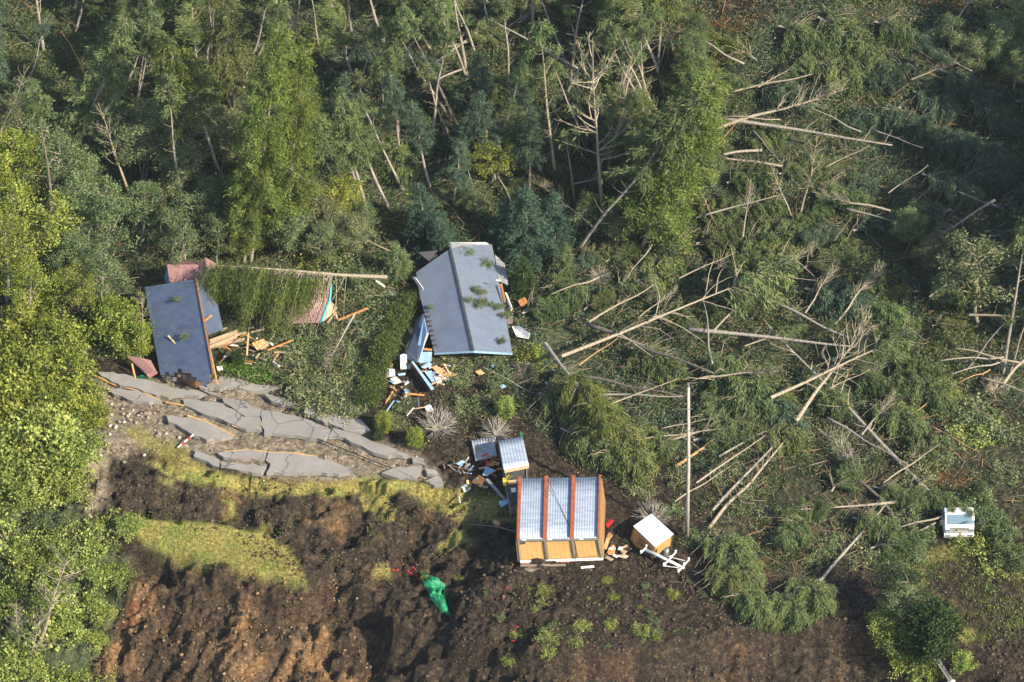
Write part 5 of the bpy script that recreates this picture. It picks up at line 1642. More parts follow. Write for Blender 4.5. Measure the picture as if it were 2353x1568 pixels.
# ------------------------------------------------------------------ blue-tiled house and reddish roofs
RB, RF = W(451, 642, 3.9), W(491, 860, 1.9)
LB, LM, LF = W(332.5, 660, 2.5), W(345, 765, 1.6), W(367, 852, .75)
jag = [(367, 852), (375, 850), (378, 857), (388, 851), (398, 850), (400, 858), (411, 857), (413, 864), (420, 864), (421, 856), (430, 858), (441, 857), (446, 872), (450, 884), (457, 886), (461, 878), (458, 868), (468, 864), (470, 871), (478, 868), (480, 861), (491, 860)]
jp = [W(u, v, .75 + (u - 367) / 124 * 1.15 - .012 * max(0, v - 856)) for u, v in jag]
root = empty('blue_tiled_house', Vector((jp[8].x, jp[8].y, 0)))
rd = RF - RB
def tiled_slope(name, tl, tr, br, bl, nc, nr, cut, mat, parent, th=.09):
    """roof plane laid tile by tile; cut[c] rows are missing at the lower end of column c"""
    bm = bmesh.new()
    uvl_ = bm.loops.layers.uv.new('UVMap')
    vs_ = {}
    def vert(c, q):
        if (c, q) not in vs_:
            s_, t_ = c / nc, q / nr
            pt = tl.lerp(tr, s_).lerp(bl.lerp(br, s_), t_) + Vector((0, 0, -.25 * math.sin(math.pi * t_) * (1 - s_) + .015 * math.sin(c * 5.1 + q * 3.3)))
            vs_[(c, q)] = bm.verts.new(pt)
        return vs_[(c, q)]
    wd, ln = (tr - tl).length, (bl - tl).length
    for c in range(nc):
        for q in range(nr - cut[c]):
            f = bm.faces.new([vert(c, q), vert(c, q + 1), vert(c + 1, q + 1), vert(c + 1, q)])
            for lp, (a_, b_) in zip(f.loops, ((c, q), (c, q + 1), (c + 1, q + 1), (c + 1, q))):
                lp[uvl_].uv = (a_ / nc * wd, b_ / nr * ln)
    bmesh.ops.recalc_face_normals(bm, faces=bm.faces)
    if sum(f.normal.z for f in bm.faces) < 0:
        bmesh.ops.reverse_faces(bm, faces=bm.faces)
    bmesh.ops.solidify(bm, geom=bm.faces[:], thickness=th)
    me_ = bpy.data.meshes.new(name)
    bm.to_mesh(me_)
    bm.free()
    return add(name, me_, mat, parent)
cuts = [2, 3, 2, 3, 4, 3, 3, 2, 1, 0, 1, 3]
tiled_slope('roof_slope', loc(LB), loc(RB), loc(RF + (RF - RB) * .13), loc(LF + (LF - LB) * .13), 12, 26, cuts, M['blueslate'], root)
slab('roof_slope', [loc(p) for p in [RB, W(470, 668, 3.2), W(500, 700, 2.4), W(513, 757, 1.7), W(478, 770, 2.6)]], .1, M['blueslate'], root, uvdir=rd)
m = MB()
m.bar(loc(RB) + Vector((0, 0, .05)), loc(RF) + Vector((0, 0, .05)), .14, .10)
m.build('ridge_cap', M['brownboard'], root)
m = MB()
m.bar(loc(W(477, 795, 2.1)) + Vector((.12, 0, 0)), loc(W(500, 884, 1.0)), .1, .1)
m.build('hanging_batten', M['orangetimber'], root)
for k in range(9):
    u = 376 + k * 12.5
    a = W(u, 862 + (k % 3) * 5, .5 + .06 * k)
    m = MB()
    m.box(loc(a), .3, .3, .03, Matrix.Rotation(random.uniform(.6, 1.2), 3, 'X') @ Matrix.Rotation(random.uniform(-.3, .3), 3, 'Y'))
    m.build('loose_tile', M['blueslate'], root)
m = MB()
gs = [RB.lerp(RF, .04), RB.lerp(RF, .92), jp[12] + Vector((0, .6, .1)), LF + Vector((.3, .4, 0)), LB + Vector((.3, -.2, 0))]
gs = [loc(p) for p in gs]
m.prism([p + Vector((0, 0, -.3)) for p in gs], (0, 0, -1.2))
m.build('wall', M['brownboard'], root)
tag(root, 'house with blue slate roof slumped onto the road, tiles breaking off', 'house')

root = empty('reddish_gabled_house', W(420, 660, 0))
slab('roof_slope', [loc(p) for p in (W(384, 608.5, 3.3), W(455, 608.5, 3.3), W(462, 668, 2.2), W(391, 658, 2.2))], .1, M['pinkroof'], root, uvdir=(1, 0, 0))
slab('roof_slope', [loc(p) for p in (W(384, 608.5, 3.3), W(455, 608.5, 3.3), W(453, 600, 2.6), W(384, 600, 2.6))], .1, M['pinkroof'], root, uvdir=(1, 0, 0))
slab('roof_slope', [loc(p) for p in (W(471, 591, 3.8), W(452, 612, 3.1), W(462, 662, 2.6), W(480, 668, 3.1))], .1, M['pinkroof'], root, uvdir=(0, 1, 0))
slab('roof_slope', [loc(p) for p in (W(471, 591, 3.8), W(499, 607, 3.0), W(505, 670, 2.4), W(480, 668, 3.1))], .1, M['pinkroof'], root, uvdir=(0, 1, 0))
m = MB()
m.prism([loc(W(388, 612, 2.9)), loc(W(455, 612, 2.9)), loc(W(458, 655, 2.1)), loc(W(394, 652, 2.1))], (0, 0, -2.4))
m.build('wall', M['cream'], root)
slab('end_wall', [loc(W(*p)) for p in [(384, 609, 3.2), (391, 657, 2.1), (384, 655, 1.2), (377, 640, 1.0)]], .08, M['paleblue'], root)
tag(root, 'reddish gabled roof of a house behind the blue-tiled roof', 'house')

root = empty('ribbed_pink_roof', W(690, 735, 0))
rows = []
Lp = [W(585, 628, 2.7), W(595, 655, 2.6), W(608, 690, 2.0), W(622, 735, 1.0), W(626, 745, .7)]
Rp = [W(762, 626, 3.0), W(760, 655, 2.9), W(756, 690, 2.3), W(742, 728, 1.3), W(734, 742, .9)]
nx_ = 34 * 4 + 1
gv = []
for a, b_ in zip(Lp, Rp):
    for k in range(nx_):
        q = a.lerp(b_, k / (nx_ - 1))
        q = q + Vector((0, 0, .05 * math.sin(k / (nx_ - 1) * 34 * 2 * math.pi)))
        gv.append(loc(q))
gf = [(j * nx_ + k, j * nx_ + k + 1, (j + 1) * nx_ + k + 1, (j + 1) * nx_ + k) for j in range(4) for k in range(nx_ - 1)]
M['pinkmetal'] = plain('faded_pink_metal', (.36, .235, .225), (.24, .145, .135), 1.0, .5, 0, (3, .6, 1))
me = np_mesh('roof_sheet', np.array(gv), np.array(gf)[:, ::-1])
add('roof_sheet', me, M['pinkmetal'], root)
m = MB()
m.tube([loc(p) + Vector((.05, 0, .03)) for p in (Rp[1], Rp[2], Rp[3], Rp[4])], [.09] * 4, 8)
m.build('edge_trim', M['cyan'], root, smooth=True)
m = MB()
m.prism([loc(Lp[0]) + Vector((.2, 0, -.2)), loc(Rp[0]) + Vector((-.2, 0, -.2)), loc(Rp[3]) + Vector((-.2, .2, -.2)), loc(Lp[3]) + Vector((.2, .2, -.2))], (0, 0, -1.4))
m.build('wall', M['brownboard'], root)
slab('gable_boards', [loc(W(*p)) for p in [(758, 690, 2.2), (776, 708, 1.6), (768, 718, 1.2), (745, 738, .8), (738, 742, .8)]], .06, M['timber'], root)
tag(root, 'faded pink ribbed metal roof with cyan edge under the lying pine', 'roof')
root = empty('fallen_red_canopy', W(330, 850, 0))
slab('roof_sheet', [loc(p) for p in (W(292, 818, 1.2), W(322, 822, 1.3), W(346, 828, 1.2), W(362, 858, .7), W(346, 868, .5), W(320, 846, .7))], .06, M['pinkroof'], root, uvdir=(1, -1, 0))
for (a, b_) in [((303, 836), (312, 874)), ((340, 862), (344, 872))]:
    m = MB()
    m.bar(loc(W(*a, .9)), loc(at(*b_, .05)), .12, .12)
    m.build('post', M['orangetimber'], root)
tag(root, 'collapsed reddish canopy leaning left of the blue-tiled house', 'canopy')

# ------------------------------------------------------------------ truck
p0 = at(2201, 1240)
root = empty('white_truck', p0)
root.rotation_euler = (0, 0, R(2))
def rbox(name, prof, x0, x1, mat, parent, bevel=.04):  # a side profile (y, z) drawn across from x0 to x1
    m = MB()
    m.prism([(x0, y, z) for y, z in prof], (x1 - x0, 0, 0))
    return m.build(name, mat, parent, bevel)
w_ = 1.03
body = rbox('cab', [(0, .42), (0, 1.15), (.10, 1.38), (.50, 1.92), (.60, 1.98), (1.15, 1.98), (1.2, 1.9), (1.2, .5)], -w_, w_, M['white'], root, .05)
m = MB()
m.prism([(-.92, .065, 1.37), (.92, .065, 1.37), (.86, .455, 1.93), (-.86, .455, 1.93)], (0, .03, 0))
wsn = m.build('windscreen', M['glass'], root)
for s_ in (-1, 1):
    m = MB()
    m.bar((s_ * .1, .02, 1.44), (s_ * .1 + .55, .10, 1.60), .02, .02)
    m.build('wiper', M['black'], wsn)
m = MB()
for k in range(3):
    m.box((0, -.012, 1.08 - .13 * k), 1.35 - .1 * k, .03, .06)
m.build('grille', M['black'], root)
m = MB()
m.box((0, -.008, .685), 2.0, .03, .05)
m.build('panel_gap', M['black'], root)
m = MB()
m.box((0, -.06, .50), 2.1, .2, .30)
bp = m.build('bumper', M['white'], root, bevel=.03)
for s_ in (-1, 1):
    m = MB()
    m.box((s_ * .78, -.175, .52), .36, .04, .14)
    m.build('fog_lamp', M['glass'], bp)
    m = MB()
    m.box((s_ * .80, -.01, .86), .38, .05, .2)
    m.build('headlight', M['glass'], root, bevel=.02)
    m = MB()
    m.box((s_ * 1.36, -.10, 1.72), .24, .10, .44)
    mi = m.build('mirror', M['darkgrey'], root, bevel=.02)
    m = MB()
    m.bar((s_ * 1.02, .15, 1.65), (s_ * 1.28, -.06, 1.75), .03, .03)
    m.build('mirror_arm', M['darkgrey'], mi)
    m = MB()
    m.box((s_ * 1.035, .75, 1.55), .02, .6, .5)
    m.build('side_window', M['glass'], root)
    for yy, nm in ((.75, 'wheel'), (2.9, 'wheel')):
        m = MB()
        m.tube([(s_ * .98, yy, .38), (s_ * .72, yy, .38)], [.38, .38], 16)
        wh = m.build(nm, M['black'], root)
        m = MB()
        m.tube([(s_ * .99, yy, .38), (s_ * .97, yy, .38)], [.2, .2], 12)
        m.build('rim', M['steel'], wh)
m = MB()
m.box((0, 2.7, .75), 1.95, 1.8, .16)
for s_ in (-1, 1):
    m.box((s_ * .97, 2.7, .95), .05, 1.8, .3)
m.build('cargo_bed', M['steel'], root)
for q_ in ((-.5, .8, 2.0), (.4, .95, 2.0), (.75, .5, 1.97)):
    pp = root.location + Vector(q_)
    place('leafy_sprig', pick('airy'), pp, pp + Vector((0, 0, .35)), M['larch'], M['bark'], 'sprig', 'needle sprig lying on the truck cab roof', '', 'sprigs on the truck', part=('stem', 'stems', 'foliage'))
m = MB()
m.bar((-1.9, .1, 1.02), (1.9, .1, 1.0), .03, .03)
tag(root, 'white cab-over truck facing the viewer among the felled trees', 'truck')
root.rotation_euler = (0, R(1.5), R(3))

# ------------------------------------------------------------------ hedge, net, garden things
def build_hedge():
    r = np.random.default_rng(5)
    path = [at(*p) for p in [(938, 700), (915, 750), (895, 800), (872, 850), (856, 900), (840, 945)]]
    n = 900
    s = r.random(n) * (len(path) - 1)
    i = np.minimum(s.astype(int), len(path) - 2)
    pa = np.array(path)
    c = pa[i] + (pa[i + 1] - pa[i]) * (s - i)[:, None]
    w = .75
    c[:, 0] += r.uniform(-w, w, n)
    c[:, 2] = gz(c[:, 0], c[:, 1]) + r.uniform(.1, 1.35, n) ** .8
    o = path[-1]
    root = empty('hedge', o)
    add('foliage', leaves('hedge_leaves', *leaf_clusters(c - np.array(o), r.uniform(.22, .34, n), 30, (.09, .17), r)), leafmat('hedge_leaves', (.028, .050, .010), (.060, .095, .020), (.11, .15, .04)), root)
    b = NPB()
    for k in range(24):
        q = np.array(path[0].lerp(path[-1], k / 23)) - np.array(o)
        j = int(k / 23 * 4.99)
        q = pa[j] + (pa[j + 1] - pa[j]) * (k / 23 * 5 - j) - np.array(o)
        b.tube([q, q + [0, 0, 1.0]], [.05, .02], 5)
    b.tube([np.array(p) - np.array(o) + [0, 0, .4] for p in path], [.03] * len(path), 4)
    add('stems', b.mesh('hedge_stems'), M['bark'], root)
    tag(root, 'clipped dark green hedge running between cracked road and grey-roofed house', 'hedge')
build_hedge()
Lp = [(964, 1313), (973, 1338), (979, 1355), (986, 1371), (999, 1390), (1012, 1404), (1028, 1413)]
Rp = [(967, 1312), (988, 1322), (1006, 1328), (1023, 1343), (1022, 1366), (1028, 1390), (1037, 1414)]
nv, ru, rvs = [], 14, 25
r = np.random.default_rng(8)
for j in range(rvs):
    t = j / (rvs - 1) * 6
    i = min(int(t), 5)
    f_ = t - i
    a = (Lp[i][0] + (Lp[i + 1][0] - Lp[i][0]) * f_, Lp[i][1] + (Lp[i + 1][1] - Lp[i][1]) * f_)
    b_ = (Rp[i][0] + (Rp[i + 1][0] - Rp[i][0]) * f_, Rp[i][1] + (Rp[i + 1][1] - Rp[i][1]) * f_)
    for k in range(ru):
        s = k / (ru - 1)
        nv.append(at(a[0] + (b_[0] - a[0]) * s, a[1] + (b_[1] - a[1]) * s, .08 + .35 * math.sin(math.pi * s) * min(1, j / 6) + .07 * r.normal()))
o0 = nv[0].copy()
me = np_mesh('green_net', np.array([v - o0 for v in nv]), np.array([(j * ru + k, (j + 1) * ru + k, (j + 1) * ru + k + 1, j * ru + k + 1) for j in range(rvs - 1) for k in range(ru - 1)]), smooth=True)
uvl = me.uv_layers.new(name='UVMap')
vi = np.zeros(len(me.loops), np.int32)
me.loops.foreach_get('vertex_index', vi)
uvl.data.foreach_set('uv', np.stack([(vi % ru) / ru, (vi // ru) / rvs * 2], 1).astype(np.float32).ravel())
net = add('green_net', me, M['net'])
net.location = o0
tag(net, 'bright green net draped on the dark soil near the scarp', 'net')
for (u, v, a, sz) in [(903, 1311, 0, 1), (912, 1310, .2, 1), (924, 1298, .3, 1), (937, 1313, -.4, 1), (942, 1317, -.5, 1.2), (948, 1304, -.7, 1), (952, 1308, -.7, 1), (955, 1297, -.8, .8), (948, 1321, -.3, 1), (958, 1322, -.3, 1.1), (962, 1331, -.3, .9), (968, 1328, -.3, .8),
                      (1178, 1452, 0, 1), (1179, 1473, .1, 1), (1165, 1351, .3, .7), (1155, 1375, 1.3, .8), (1152, 1422, .1, .9), (1390, 1430, .2, .6), (1188, 1440, -.4, .8)]:
    p = at(u, v, .12)
    m = MB()
    d = Vector((math.cos(a), math.sin(a), .1)) * .13 * sz
    m.tube([-d, -d * .9, d * .9, d], [.02, .04, .04, .02], 8)
    o = m.build('red_fruit', M['red'], smooth=True)
    o.location = p
    tag(o, 'small elongated red object on dark soil', 'red object', 'red objects on the field', 'near the green net' if u < 1000 else 'among the crop plants')

# ------------------------------------------------------------------ rubble: sheets, boards and planks lying loose
def sheet(name, pts, mat, lb, cat, th=.04, group=None, place_=''):
    q = [at(u, v, h) for u, v, h in pts]
    o0 = q[0].copy()
    o = slab(name, [p - o0 for p in q], th, M[mat])
    o.location = o0
    tag(o, lb, cat, group, place_, sum(q, Vector()) / len(q))
def board(a, b_, w, mat, lb, place_='', group=None, name='board', cat='board', t=.05):
    A, B_ = at(*a), at(*b_)
    m = MB()
    m.bar(Vector((0, 0, 0)), B_ - A, w, t)
    o = m.build(name, M[mat])
    o.location = A
    tag(o, lb, cat, group, place_, (A + B_) / 2)
q = [at(1083, 1012, .5), at(1135, 1002, .5), at(1142, 1047, .7), at(1093, 1060, .5)]
o = corrugated('metal_sheet', *[p - q[0] for p in q], 8, .03, M['oldgalv'], rows=6, sag=.12)
o.location = q[0]
tag(o, 'dirty corrugated metal roof sheet left of the small metal shed', 'metal sheet')
sheet('panel', [(1109, 1091, .5), (1117, 1071, .7), (1139, 1081, .7), (1118, 1094, .4)], 'paleblue', 'pale blue panel in the rubble heap left of the small shed', 'panel')
sheet('panel', [(1083, 1108, .3), (1100, 1092, .6), (1115, 1101, .6), (1105, 1120, .3)], 'brownboard', 'brown wooden panel below the pale blue panel', 'panel')
sheet('panel', [(1147, 1151, .5), (1169, 1145, .6), (1170, 1155, .6), (1152, 1165, .5)], 'paleblue', 'small pale blue box lid left of the dark annex', 'panel', .2)
sheet('panel', [(1048, 1066, .3), (1062, 1058, .5), (1070, 1062, .4), (1056, 1070, .3)], 'paleblue', 'pale blue scrap near the road end rubble', 'panel')
board((1118, 1101, .5), (1158, 1146, .5), .22, 'steel', 'long grey gutter slanting down to the dark annex', name='gutter', cat='gutter')
sheet('box', [(1131, 1200, .3), (1137, 1194, .35), (1145, 1200, .35), (1139, 1207, .3)], 'plywood', 'tan cardboard box on the grass shelf', 'box', .25)
sheet('panel', [(1391, 1205, .5), (1404, 1192, .7), (1409, 1196, .7), (1396, 1212, .4)], 'red', 'red and white scrap right of the three-bay shed', 'panel', .08)
sheet('panel', [(1394, 1232, .4), (1400, 1223, .6), (1408, 1230, .5), (1402, 1238, .4)], 'plywood', 'tan board scrap at the three-bay shed right corner', 'panel')
board((1390, 1262, .3), (1398, 1236, .5), .25, 'plywood', 'upright tan plank at the three-bay shed right corner', name='plank', cat='plank')
for k in range(12):
    u, v = 1392 + random.uniform(0, 42), 1256 + random.uniform(0, 26)
    mt, ds = random.choice([('white', 'white'), ('timber', 'pale wood'), ('orangetimber', 'orange wood'), ('cream', 'cream')])
    board((u, v, .25), (u + random.uniform(8, 20), v + random.uniform(-9, 9), .35), random.uniform(.12, .35), mt, ds + ' scrap', 'in the heap right of the three-bay shed', 'scraps beside the shed', 'scrap', 'scrap')
for k in range(26):
    u, v = 1122 + random.gauss(0, 11), 1066 + random.gauss(0, 9)
    a = random.uniform(-.9, .9)
    mt, ds = random.choice([('orangetimber', 'orange'), ('orangetimber', 'orange'), ('timber', 'pale'), ('red', 'red-painted'), ('brownboard', 'brown')])
    L = random.uniform(10, 24)
    board((u, v, .4), (u + L * math.cos(a), v + L * math.sin(a) * .7, .7), random.uniform(.08, .16), mt, ds + ' broken timber', 'in the heap left of the small shed', 'broken timber by the small shed')
for k in range(22):
    u, v = 1062 + random.gauss(0, 16), 1085 + random.gauss(0, 20)
    mt, ds = random.choice([('greywood', 'grey'), ('white', 'white'), ('timber', 'pale'), ('paleblue', 'pale blue'), ('steel', 'metallic')])
    a = random.uniform(-1.5, 1.5)
    L = random.uniform(6, 22)
    board((u, v, .2), (u + L * math.cos(a), v + L * math.sin(a) * .7, .4), random.uniform(.05, .2), mt, ds + ' debris stick', 'at the road end', 'debris at the road end', 'debris_stick', 'debris')
# rubble before the grey-roofed house
def zh(u, v):
    return 857.2 + .2679 * u, 537.9 + .2679 * v
def zp(*l):
    return [(*zh(u, v), h) for u, v, h in l]
o = sheet('door', zp((232, 1040, .9), (262, 1026, .95), (288, 1036, .95), (291, 1155, .4), (236, 1158, .4)), 'white', 'white fridge-like door lying left of the grey house corner', 'door', .12)
sheet('wall_board', zp((330, 1095, 1.0), (345, 1093, 1.0), (525, 1325, .8), (500, 1340, .8)), 'paleblue', 'pale blue top edge of a fallen wall', 'wall', .05)
q = [(*zh(326, 1100), 1.0), (*zh(500, 1338), .8), (*zh(490, 1352), .05), (*zh(335, 1165), .05)]
q3 = [at(*p) for p in q]
o = slab('fallen_wall', [p - q3[0] for p in q3], .06, M['brownboard'], down=(.05, .05, 0))
o.location = q3[0]
tag(o, 'fallen brown wooden wall slanting below the grey-roofed house', 'wall')
for pts, mt, lb, th in [(zp((500, 1140, .5), (540, 1130, .5), (720, 1205, .4), (610, 1255, .35)), 'plywood', 'large plywood sheet below the grey house', .04),
                        (zp((410, 1140, .5), (480, 1095, .6), (510, 1120, .6), (440, 1155, .4)), 'paleblue', 'pale blue square board under the grey house corner', .04),
                        (zp((400, 1010, .8), (505, 1012, .9), (500, 1090, .6), (400, 1110, .5)), 'paleblue', 'pale blue wall piece hanging at the grey house corner', .04),
                        (zp((105, 1150, .3), (185, 1160, .4), (190, 1215, .4), (110, 1225, .3)), 'white', 'crumpled white sheet in the rubble left of the house', .06),
                        (zp((145, 1240, .3), (200, 1222, .4), (250, 1270, .3), (180, 1290, .2)), 'cream', 'grey-cream square board in the rubble left of the house', .04),
                        (zp((210, 1200, .3), (280, 1190, .4), (275, 1210, .3), (220, 1215, .3)), 'paleblue', 'thin pale blue strip in the rubble left of the house', .04),
                        (zp((530, 1230, .5), (580, 1230, .5), (590, 1270, .4), (550, 1280, .4)), 'white', 'white scrap beside the plywood sheet', .05),
                        (zp((440, 1180, .4), (500, 1170, .4), (560, 1250, .4), (510, 1280, .4)), 'paleblue', 'pale blue scrap behind the fallen brown wall', .05),
                        (zp((875, 1180, .4), (920, 1162, .5), (960, 1195, .4), (915, 1215, .35)), 'plywood', 'small tan board below the grey roof middle', .04),
                        (zp((1085, 1300, .3), (1120, 1288, .4), (1140, 1310, .3), (1105, 1325, .3)), 'paleblue', 'small pale blue scrap beside the brown sloping log', .04),
                        (zp((1010, 1130, .4), (1030, 1115, .5), (1045, 1130, .4), (1025, 1145, .4)), 'paleblue', 'tiny pale blue scrap below the grey roof right half', .04),
                        (zp((440, 1480, .3), (490, 1460, .5), (510, 1500, .5), (460, 1520, .3)), 'white', 'white plastic box above the dry root fan', .2),
                        (zp((365, 1410, .4), (385, 1400, .6), (395, 1480, .5), (370, 1485, .3)), 'steel', 'grey blue metal panel below the rubble', .06),
                        (zp((262, 1395, .3), (290, 1362, .4), (305, 1370, .4), (275, 1405, .3)), 'cream', 'pale block at the end of the orange beam', .15),
                        (zp((1240, 570, .9), (1300, 540, 1.1), (1320, 575, 1.0), (1260, 610, .8)), 'orangetimber', 'orange box right of the grey-roofed house', .3),
                        (zp((1190, 790, .6), (1260, 790, .9), (1345, 850, .9), (1330, 900, .5), (1230, 880, .5)), 'white', 'crumpled pale sheet at the grey house right front corner', .05),
                        (zp((335, 368, 1.5), (360, 372, 1.7), (430, 470, 1.9), (415, 490, 1.5)), 'white', 'white broken frame at the grey house left eave', .05),
                        (zp((1130, 500, 1.4), (1145, 505, 1.4), (1195, 640, 1.2), (1180, 660, 1.0)), 'white', 'white splintered board along the grey house right wall', .06),
                        (zp((1085, 430, 1.7), (1105, 425, 1.8), (1135, 570, 1.5), (1120, 580, 1.4)), 'orangetimber', 'orange wall strip along the grey house right wall', .06),
                        (zp((1140, 735, .9), (1190, 700, 1.0), (1195, 750, .9), (1150, 765, .8)), 'greywood', 'grey board stack at the grey house right wall', .15)]:
    sheet('rubble_sheet', pts, mt, lb, 'rubble', th, 'rubble round the grey house')
for a, b_, w, mt, lb in [((410, 985, 1.2), (505, 995, 1.2), .2, 'orangetimber', 'orange beam under the grey house left eave'), ((468, 850, 1.5), (420, 980, 1.1), .2, 'timber', 'pale splintered post under the grey house left eave'),
                         ((1055, 395, 2.5), (1095, 402, 2.5), .08, 'white', 'white stick poking from the grey house right eave'), ((25, 400, .9), (100, 455, .8), .14, 'white', 'white pipe left of the grey house, upper piece'),
                         ((135, 490, .8), (215, 550, .7), .12, 'steel', 'grey pipe left of the grey house, lower piece'), ((300, 1370, .4), (440, 1385, .4), .16, 'orangetimber', 'orange beam lying level in the rubble'),
                         ((110, 1450, .3), (170, 1350, .6), .1, 'orangetimber', 'orange stick upright in the rubble'), ((90, 1560, .3), (180, 1430, .7), .07, 'paleblue', 'pale blue pole slanting over green mesh'),
                         ((160, 1310, .3), (200, 1345, .4), .14, 'orangetimber', 'short orange stump in the rubble'), ((610, 1115, .7), (660, 1205, .4), .12, 'timber', 'pale batten lying on the plywood sheet'),
                         ((680, 1170, .4), (700, 1120, .8), .08, 'timber', 'short pale batten right of plywood'), ((480, 1480, .3), (350, 1500, .5), .06, 'timber', 'thin pale slat below the rubble'), ((290, 1560, .3), (350, 1490, .5), .06, 'white', 'thin white slat below the rubble'),
                         ((500, 1290, .6), (600, 1240, .6), .1, 'timber', 'pale batten beside the fallen brown wall')]:
    board((*zh(*a[:2]), a[2]), (*zh(*b_[:2]), b_[2]), w, mt, lb)
for k in range(34):
    u, v = zh(random.uniform(380, 640), random.uniform(1120, 1290)) if k < 18 else zh(random.uniform(90, 330), random.uniform(1140, 1450))
    mt, ds = random.choice([('white', 'white'), ('paleblue', 'pale blue'), ('timber', 'pale wooden'), ('orangetimber', 'orange wooden'), ('greywood', 'grey wooden')])
    a = random.uniform(-1.4, 1.4)
    L = random.uniform(5, 14)
    board((u, v, .25), (u + L * math.cos(a), v + L * math.sin(a) * .7, .45), random.uniform(.06, .25), mt, ds + ' splinter', 'below the grey house corner' if k < 18 else 'in the rubble left of the grey house', 'splinters round the grey house', 'splinter', 'splinter')
# timber heap between the blue-tiled house and the pink ribbed roof
def zb(u, v):
    return 302.5 + .25 * u, 554.7 + .25 * v
for k in range(9):
    a, b_ = zb(705 + random.uniform(0, 30), 985 - 9 * k), zb(1010 + random.uniform(-60, 60), 905 - 11 * k)
    board((*a, .6 + .02 * k), (*b_, .8 + .03 * k), .14, random.choice(['timber', 'timber', 'greywood']), 'long pale plank', 'in the stack right of the blue-tiled roof', 'planks of the timber heap', 'plank', 'plank', .10)
for k in range(8):
    a, b_ = zb(1110 + 13 * k, 935 - 5 * k), zb(1160 + 14 * k, 1005 - 6 * k)
    board((*a, .9), (*b_, .4), .13, random.choice(['timber', 'orangetimber', 'timber']), 'short pale rafter', 'in the fan right of the timber stack', 'rafters of the timber heap', 'rafter', 'rafter', .10)
for k in range(52):
    u, v = zb(random.uniform(740, 1350), random.uniform(790, 1140))
    a = random.uniform(-1.2, .9)
    L = random.uniform(10, 34)
    mt, ds = random.choice([('timber', 'pale'), ('timber', 'pale'), ('greywood', 'grey'), ('orangetimber', 'orange'), ('white', 'white'), ('brownboard', 'brown')])
    board((u, v, random.uniform(.3, .8)), (u + L * math.cos(a), v + L * math.sin(a) * .7, random.uniform(.4, 1.0)), random.uniform(.07, .16), mt, ds + ' splintered timber', 'in the timber heap', 'splintered timber of the heap')
for a, b_, w, mt, lb in [((1900, 725, 1.1), (2170, 615, 1.4), .16, 'orangetimber', 'orange beam jutting right of the pink ribbed roof'), ((1250, 1000, .9), (1490, 905, 1.0), .12, 'orangetimber', 'thin orange rail right of the timber heap'),
                         ((1075, 840, 1.2), (1060, 1050, .5), .12, 'timber', 'upright batten in front of the timber heap'), ((335, 868, 1.9), (405, 945, 1.7), .12, 'timber', 'short batten lying on the blue-tiled roof'),
                         ((665, 735, 3.0), (735, 680, 2.9), .16, 'orangetimber', 'orange plank on the right slope of the blue roof'), ((1800, 750, .9), (1880, 650, 1.2), .12, 'timber', 'pale rafter at the pink ribbed roof gable'),
                         ((1880, 670, 1.1), (1895, 730, .9), .1, 'timber', 'short pale stud at the pink ribbed roof gable')]:
    board((*zb(*a[:2]), a[2]), (*zb(*b_[:2]), b_[2]), w, mt, lb)
sheet('panel', [(*zb(780, 1150), .3), (*zb(830, 1145), .4), (*zb(840, 1180), .3), (*zb(790, 1190), .25)], 'white', 'white sheet at the foot of the timber heap', 'panel')
sheet('crumpled_net', [(314, 866, .3), (325, 862, .5), (345, 866, .4), (348, 874, .2), (330, 878, .2)], 'net', 'small crumpled dark green net under the red canopy', 'net')
# leafy sprigs blown onto the grey roof
for (u, v, z_) in [(1092, 668, 3.0), (1100, 700, 2.95), (1112, 695, 2.9), (1130, 700, 2.7), (1148, 705, 2.55), (988, 708, 2.55), (1155, 785, 2.4), (1078, 690, 3.3), (1110, 672, 2.9), (1120, 610, 2.8), (1160, 725, 2.45), (425, 775, 2.2), (405, 690, 2.9), (1076, 585, 3.1)]:
    p = W(u, v, max(.9, z_ - 1.0) if u > 900 else z_ + .12)
    place('leafy_sprig', pick('airy'), p, p + Vector((0, 0, random.uniform(.25, .5))), M['midleaf'], M['bark'], 'sprig', 'small leafy green sprig', 'on the grey roof' if u > 900 else 'on the blue-tiled roof', 'sprigs blown onto the roofs', wide=random.uniform(.9, 1.4), part=('stem', 'stems', 'foliage'))
p = at(1195, 1015, .8)
m = MB()
m.tube([(0, 0, -.5), (.05, 0, .3), (.02, .05, .9)], [.10, .16, .05], 8)
o = m.build('tied_sack', M['net'])
o.location = p
tag(o, 'small green and white tied cloth above the small metal shed', 'cloth')

# ------------------------------------------------------------------ things nobody could count
def colleaf():
    m, nt, p = new_mat('mixed_undergrowth')
    a = N(nt, 'Attribute', attribute_name='col')
    nt.links.new(a.outputs['Color'], p.inputs['Base Color'])
    p.inputs['Roughness'].default_value = .65
    p.inputs['Specular IOR Level'].default_value = .2
    tr = N(nt, 'BsdfTranslucent')
    nt.links.new(a.outputs['Color'], tr.inputs[0])
    mx = N(nt, 'MixShader')
    mx.inputs[0].default_value = .28
    nt.links.new(p.outputs[0], mx.inputs[1])
    nt.links.new(tr.outputs[0], mx.inputs[2])
    nt.links.new(mx.outputs[0], nt.nodes['Material Output'].inputs[0])
    return m
M['mixed'] = colleaf()

